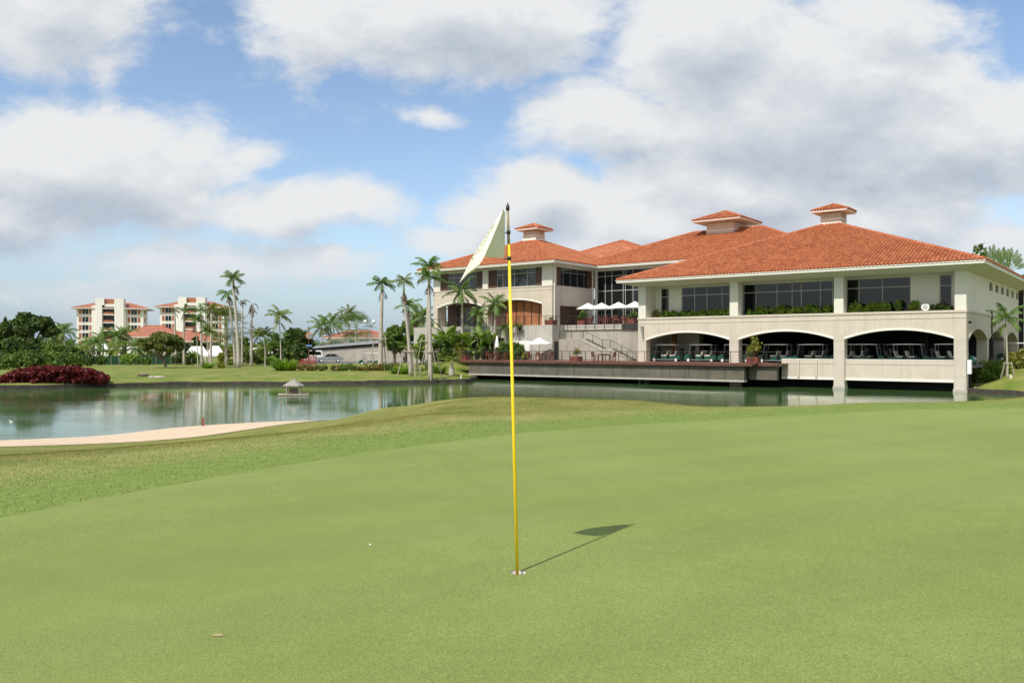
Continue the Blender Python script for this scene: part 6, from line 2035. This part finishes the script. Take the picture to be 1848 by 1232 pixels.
FBL = ['brownish flowering shrub at the left end of the flower bed', 'orange tinged flowering shrub left of the orange bush', 'flowering shrub with a dark green middle in the flower bed', 'orange flowered bush near the middle of the flower bed', 'green shrub right of the orange flowered bush', 'grey green shrub before the golf cart in the flower bed', 'reddish brown shrub in the right half of the flower bed', 'tall brownish shrub before the bottle shaped palm', 'yellow green shrub beside the strap leaves at the staked palm']
for i, (px, m_) in enumerate(((543, 'flower'), (562, 'flower'), (581, 'olive'), (604, 'flower'), (621, 'mid'), (641, 'olive'), (658, 'flower'), (680, 'flower'), (700, 'olive'))):
    x, y = at(px, 87.5 + .4 * math.sin(i * 2)); shrub('flowering_shrub', FBL[i], x, y, gz(x, y), .78, .6, .66 + .14 * math.sin(i * 1.9), m_, 900, .13, 70 + i, 'shrub', 'flower bed along the bank')
for i, (px, Y, lab) in enumerate(((676, 94, 'low yellow flowers behind the bottle shaped palm'), (712, 92, 'low yellow flowers left of the tall staked palm'))):
    x, y = at(px, Y); shrub('yellow_flowers', lab, x, y, gz(x, y), 1.3, .7, .75, 'yellow', 900, .12, 90 + i, 'shrub', 'yellow flower patches')
# hedge and shrubs on the right
x, y = at(1797, 70.5); shrub('slope_hedge', 'rounded bright hedge on the slope right of the clubhouse', x, y, gz(x, y) - .2, 2.5, .9, 1.75, 'bright', 5200, .16, 95, 'hedge')
x, y = at(1846, 70.5); shrub('slope_hedge', 'yellow topped hedge at the right edge of the photo', x, y, gz(x, y) - .1, 1.6, .9, 1.75, 'yellow', 2600, .16, 96, 'hedge')

# banana and garden plants under the terrace
def Yv(px, v): return W(uv_at(px, v), v)[1]
BL = ['banana plant furthest left below the terrace, beside the front staked palm', 'tall banana plant with upright leaves left of the left arch', 'banana plant with a split leaf below the left arch', 'broad banana plant under the drooping palm', 'banana plant with two long crossing leaves below the arch pillar', 'low banana plant beside the closed parasol', 'pale banana plant left of the closed parasol', 'low leaning banana plant by the left planter box']
for i, (px, Y, z, h) in enumerate(((793, 90, -.4, 3.9), (806, 92, -.2, 4.6), (820, 91, -.1, 3.6), (845, 91, .05, 4.2), (868, 91, .1, 4.3), (884, 89.5, .1, 3.0), (856, 88.5, .05, 2.9), (828, 88, -.2, 2.8))):
    Y = max(Y, Yv(px, .9)); x, y = at(px, Y)
    z = gz(x, y) if UVof(x, y)[0] < -49.2 else .1
    banana(BL[i], x, y, z, h, 100 + i)
GL = [('dense dark shrub at the left of the garden below the terrace', 800, 93.5, 1.5, 'dark', 1.9), ('green shrub below the left arch', 826, 94, 1.6, 'mid', 1.7), ('yellow green shrub below the arch pillar', 852, 92.5, 1.5, 'yellow', 1.6), ('dark shrub behind the closed parasol', 885, 91.5, 1.5, 'dark', 2.0), ('dark tall shrub right of the closed parasol', 915, 89, 1.2, 'mid', 2.2), ('yellow topped shrub before the low terrace window', 934, 87.2, .9, 'mid', 2.0), ('small green shrub left of the open deck parasol', 948, 86.6, .45, 'yellow', 1.0), ('dark ground shrub behind the deck railing at the left', 866, 90, 1.4, 'dark', 1.1)]
GL += [('tall loose green shrub at the left end of the terrace wall', 784, 94.5, 1.3, 'bright', 2.9), ('tall green shrub between the banana plants below the left arch', 815, 93, 1.2, 'mid', 3.0), ('tall yellow green shrub below the drooping palm', 840, 92.5, 1.2, 'yellow', 2.6), ('tall light green shrub before the arch pillar', 873, 91.8, 1.2, 'bright', 2.8), ('low bright cover at the left end of the deck', 806, 89.5, 1.2, 'bright', 1.1), ('low dark cover behind the left planter box', 848, 90.5, 1.5, 'mid', 1.3)]
for i, (lab, px, Y, rx, m_, h) in enumerate(GL):
    Y = max(Y, Yv(px, 1.2)); x, y = at(px, Y); u, v = UVof(x, y); shrub('garden_shrub', lab, x, y, max(gz(x, y), .05) if u > -49 else gz(x, y), rx, .9, h, m_, 1700, .17, 120 + i, 'shrub', 'garden shrubs below the terrace')
palm('slim potted looking palm with dry brown leaves before the arch pillar', 862, Yv(862, 1.4), 0, 862, 566, .12, 16, 1.3, 'palm', 80, .1, .05, group='palms before the clubhouse terrace', dry=4, e_lo=-.7, z=.1, leaf=.5)
palm('small palm with a green tuft and yellow skirt right of the arch pillar', 912, Yv(912, 1.6), 0, 912, 592, .09, 11, .95, 'palm', 81, .1, .05, group='palms before the clubhouse terrace', dry=3, z=.1, leaf=.4, old='palmy')
palm('grey leaning dry palm with a small dark top by the terrace wall', 928, Yv(928, 1.7), 0, 934, 588, .09, 10, .8, 'olive', 82, .1, .05, group='palms before the clubhouse terrace', dry=5, z=.1, leaf=.35)
# a bottle palm stub on the slope
for px, Y, h, lab in ((815, 85, 1.5, 'squat bottle shaped palm trunk on the grass at the left end of the deck'), (742, 90, 2.4, 'pale swollen palm trunk behind the tall staked palm')):
    x, y = at(px, Y); o = empty('bottle_palm', (x, y, gz(x, y)), label=lab, cat='palm')
    MB().lathe([(.26, -.1), (.30, .2), (.27, .6), (.14, h * .75), (.08, h)], 12).build('trunk', M['trunk'], o, smooth=True)
    cb = MB()
    for i in range(9): frond(cb, (0, 0, h), i * 2.4, .3 + .1 * i, 1.4, 1.3, 12, .4, .5, 0, 900 + i)
    cb.build('crown', L['palmy'], o, fix=False)

# the mass of far planting that closes the horizon
rsd = np.random.RandomState(8); cs = []; rd = []
for px in np.arange(-520, 1010, 9):
    Y = 215 + 60 * rsd.rand(); x, y = at(px, Y)
    top = 626 - 13 * abs(math.sin(px * .021)) - 8 * rsd.rand()
    if 120 < px < 440: top += 6
    zt = zat(top, Y); cs.append((x, y, (zt - 1.3) / 2)); rd.append((2.4 + 2.0 * rsd.rand(), 2.5, max(.8, (zt + 1.3) / 2)))
leaf_cloud(MB(), cs, rd, 26000, .75, 5, .5).build('distant_woods', L['mid'], fix=False, kind='stuff', label='far low woods closing the view behind the gardens', cat='woods')
cs = []; rd = []
for px in np.arange(1745, 2300, 14):
    Y = 135 + 25 * rsd.rand(); x, y = at(px, Y); cs.append((x, y, 4)); rd.append((3, 3, 4.5 + 2 * rsd.rand()))
leaf_cloud(MB(), cs, rd, 9000, .6, 6, .5).build('hillside_woods', L['dark'], fix=False, kind='stuff', label='dark wooded slope behind the right end of the clubhouse', cat='woods')

# ------------------------------------------------------------------ small things round the pond
x, y = at(530, 59.3); dh = empty('duck_house', (x, y, WATER_Z), R(12), label='small duck shelter with a grey shingled hip roof standing in the pond', cat='duck house')
MB().box(-1.05, 1.05, -.6, .6, .02, .12).build('platform', M['stake'], dh)
for px_ in (-.46, .46):
    for py_ in (-.42, .42): MB().tube([(px_, py_, -.6), (px_, py_, .72)], .045, 6).build('post', M['stake'], dh)
mb = MB(); a = .76; n_ = 6
rim_ = [(a * math.cos(2 * math.pi * i / n_), a * math.sin(2 * math.pi * i / n_), .68) for i in range(n_)]
for i in range(n_):
    p, q = Vector(rim_[i]), Vector(rim_[(i + 1) % n_]); t = Vector((0, 0, 1.16))
    for j in range(5):
        f0, f1 = j / 5, (j + 1) / 5
        A, B, C_, D2 = p.lerp(t, f0), q.lerp(t, f0), q.lerp(t, f1), p.lerp(t, f1)
        o_ = Vector((0, 0, .02))
        mb.face([A, B, C_ + o_, D2 + o_])
    mb.face([q, p, Vector((0, 0, .66))])
mb.build('roof', plain('grey_shingles', (.30, .28, .25), .9, .25, 8), dh, fix=False)
mb = MB(); mb.box(-.3, .3, -.3, .3, .122, .5); mb.build('nest_box', M['bark'], dh)
x, y = at(366.5, 35.0); o = empty('hazard_stake', (x, y, gz(x, y)), label='short red stake standing at the water edge of the sand', cat='stake')
MB().box(-.028, .028, -.028, .028, -.2, .34).build('stake', M['red'], o)
MB().extr([(-.028, .34), (.028, .34), (0, .375)], -.028, .028, 'y').build('tip', M['red'], o)
x, y = at(20, 38); o = MB()
o.lathe([(.0, -.16), (.06, -.14), (.10, -.02), (.10, .06), (.06, .15), (.0, .22)], 10, cap=False)
o.v = [(c_, b * .9, a * .75 + .04) for a, b, c_ in o.v]
o.tube([(-.12, 0, .05), (-.17, 0, .14), (-.16, 0, .21), (-.20, 0, .23), (-.27, 0, .215)], [.04, .03, .035, .03, .008], 7)
o = o.build('duck', M['white'], smooth=True, label='small white duck swimming in the pond at the far left', cat='duck'); o.location = (x, y, WATER_Z); o.scale = (.42, .42, .42)
def rocks(label, px, Y, w, n_, m_, seed):
    x, y = at(px, Y); r = random.Random(seed); rr0 = empty('rock_pile', (x, y, gz(x, y)), label=label, cat='rocks')
    for i in range(n_):
        a = r.uniform(.16, .36); mb = MB(); cx_, cy_ = r.uniform(-w, w), r.uniform(-.3, .3)
        mb.lathe([(a * .6, -.1), (a, .02), (a * r.uniform(.6, .9), a * .35), (a * .2, a * .5)], 7, (cx_, cy_, 0))
        mb.v = [(p + r.uniform(-.05, .05), q + r.uniform(-.05, .05), s_) for p, q, s_ in mb.v]
        mb.build('rock', M[m_], rr0)
rocks('flat pale rocks on the lawn edge below the lone lawn tree', 284, 77, .7, 8, 'rock', 1)
rocks('low brown heap left of the pale rocks on the lawn edge', 255, 78, .5, 6, 'bank', 2)
x, y = at(1766, 65.2); o = empty('drain_block', (x, y, gz(x, y)), R(-30), label='small pale concrete block with a dark top on the right grass slope', cat='drain')
MB().box(-.32, .32, -.2, .2, -.1, .08).build('slab', M['rock'], o); MB().extr([(-.12, .08), (.12, .08), (.08, .34), (-.05, .38)], -.1, .1, 'y').build('spout', M['black'], o)
x, y = at(1824, 62.5); o = empty('marker_peg', (x, y, gz(x, y)), label='short white peg in the grass on the right slope', cat='peg', group='white pegs in the grass'); MB().box(-.05, .05, -.05, .05, -.1, .20).build('peg', M['white'], o); MB().extr([(-.05, .20), (.05, .20), (0, .26)], -.05, .05, 'y').build('tip', M['white'], o)
x, y = at(832, 81.6); o = empty('marker_peg', (x, y, gz(x, y)), label='short white peg in the grass below the left end of the deck', cat='peg', group='white pegs in the grass'); MB().box(-.05, .05, -.05, .05, -.1, .30).build('peg', M['white'], o); MB().extr([(-.05, .30), (.05, .30), (0, .36)], -.05, .05, 'y').build('tip', M['white'], o)
# car park surface
x0, y0 = at(540, 128); x1, y1 = at(720, 128); x2, y2 = at(735, 150); x3, y3 = at(530, 152)
mb = MB(); mb.face([(x0, y0, gz(x0, y0) + .015), (x1, y1, gz(x1, y1) + .015), (x2, y2, gz(x2, y2) + .015), (x3, y3, gz(x3, y3) + .015)])
mb.build('road', M['pave'], kind='structure', label='asphalt car park below the ramp', cat='road', fix=False)
#--END
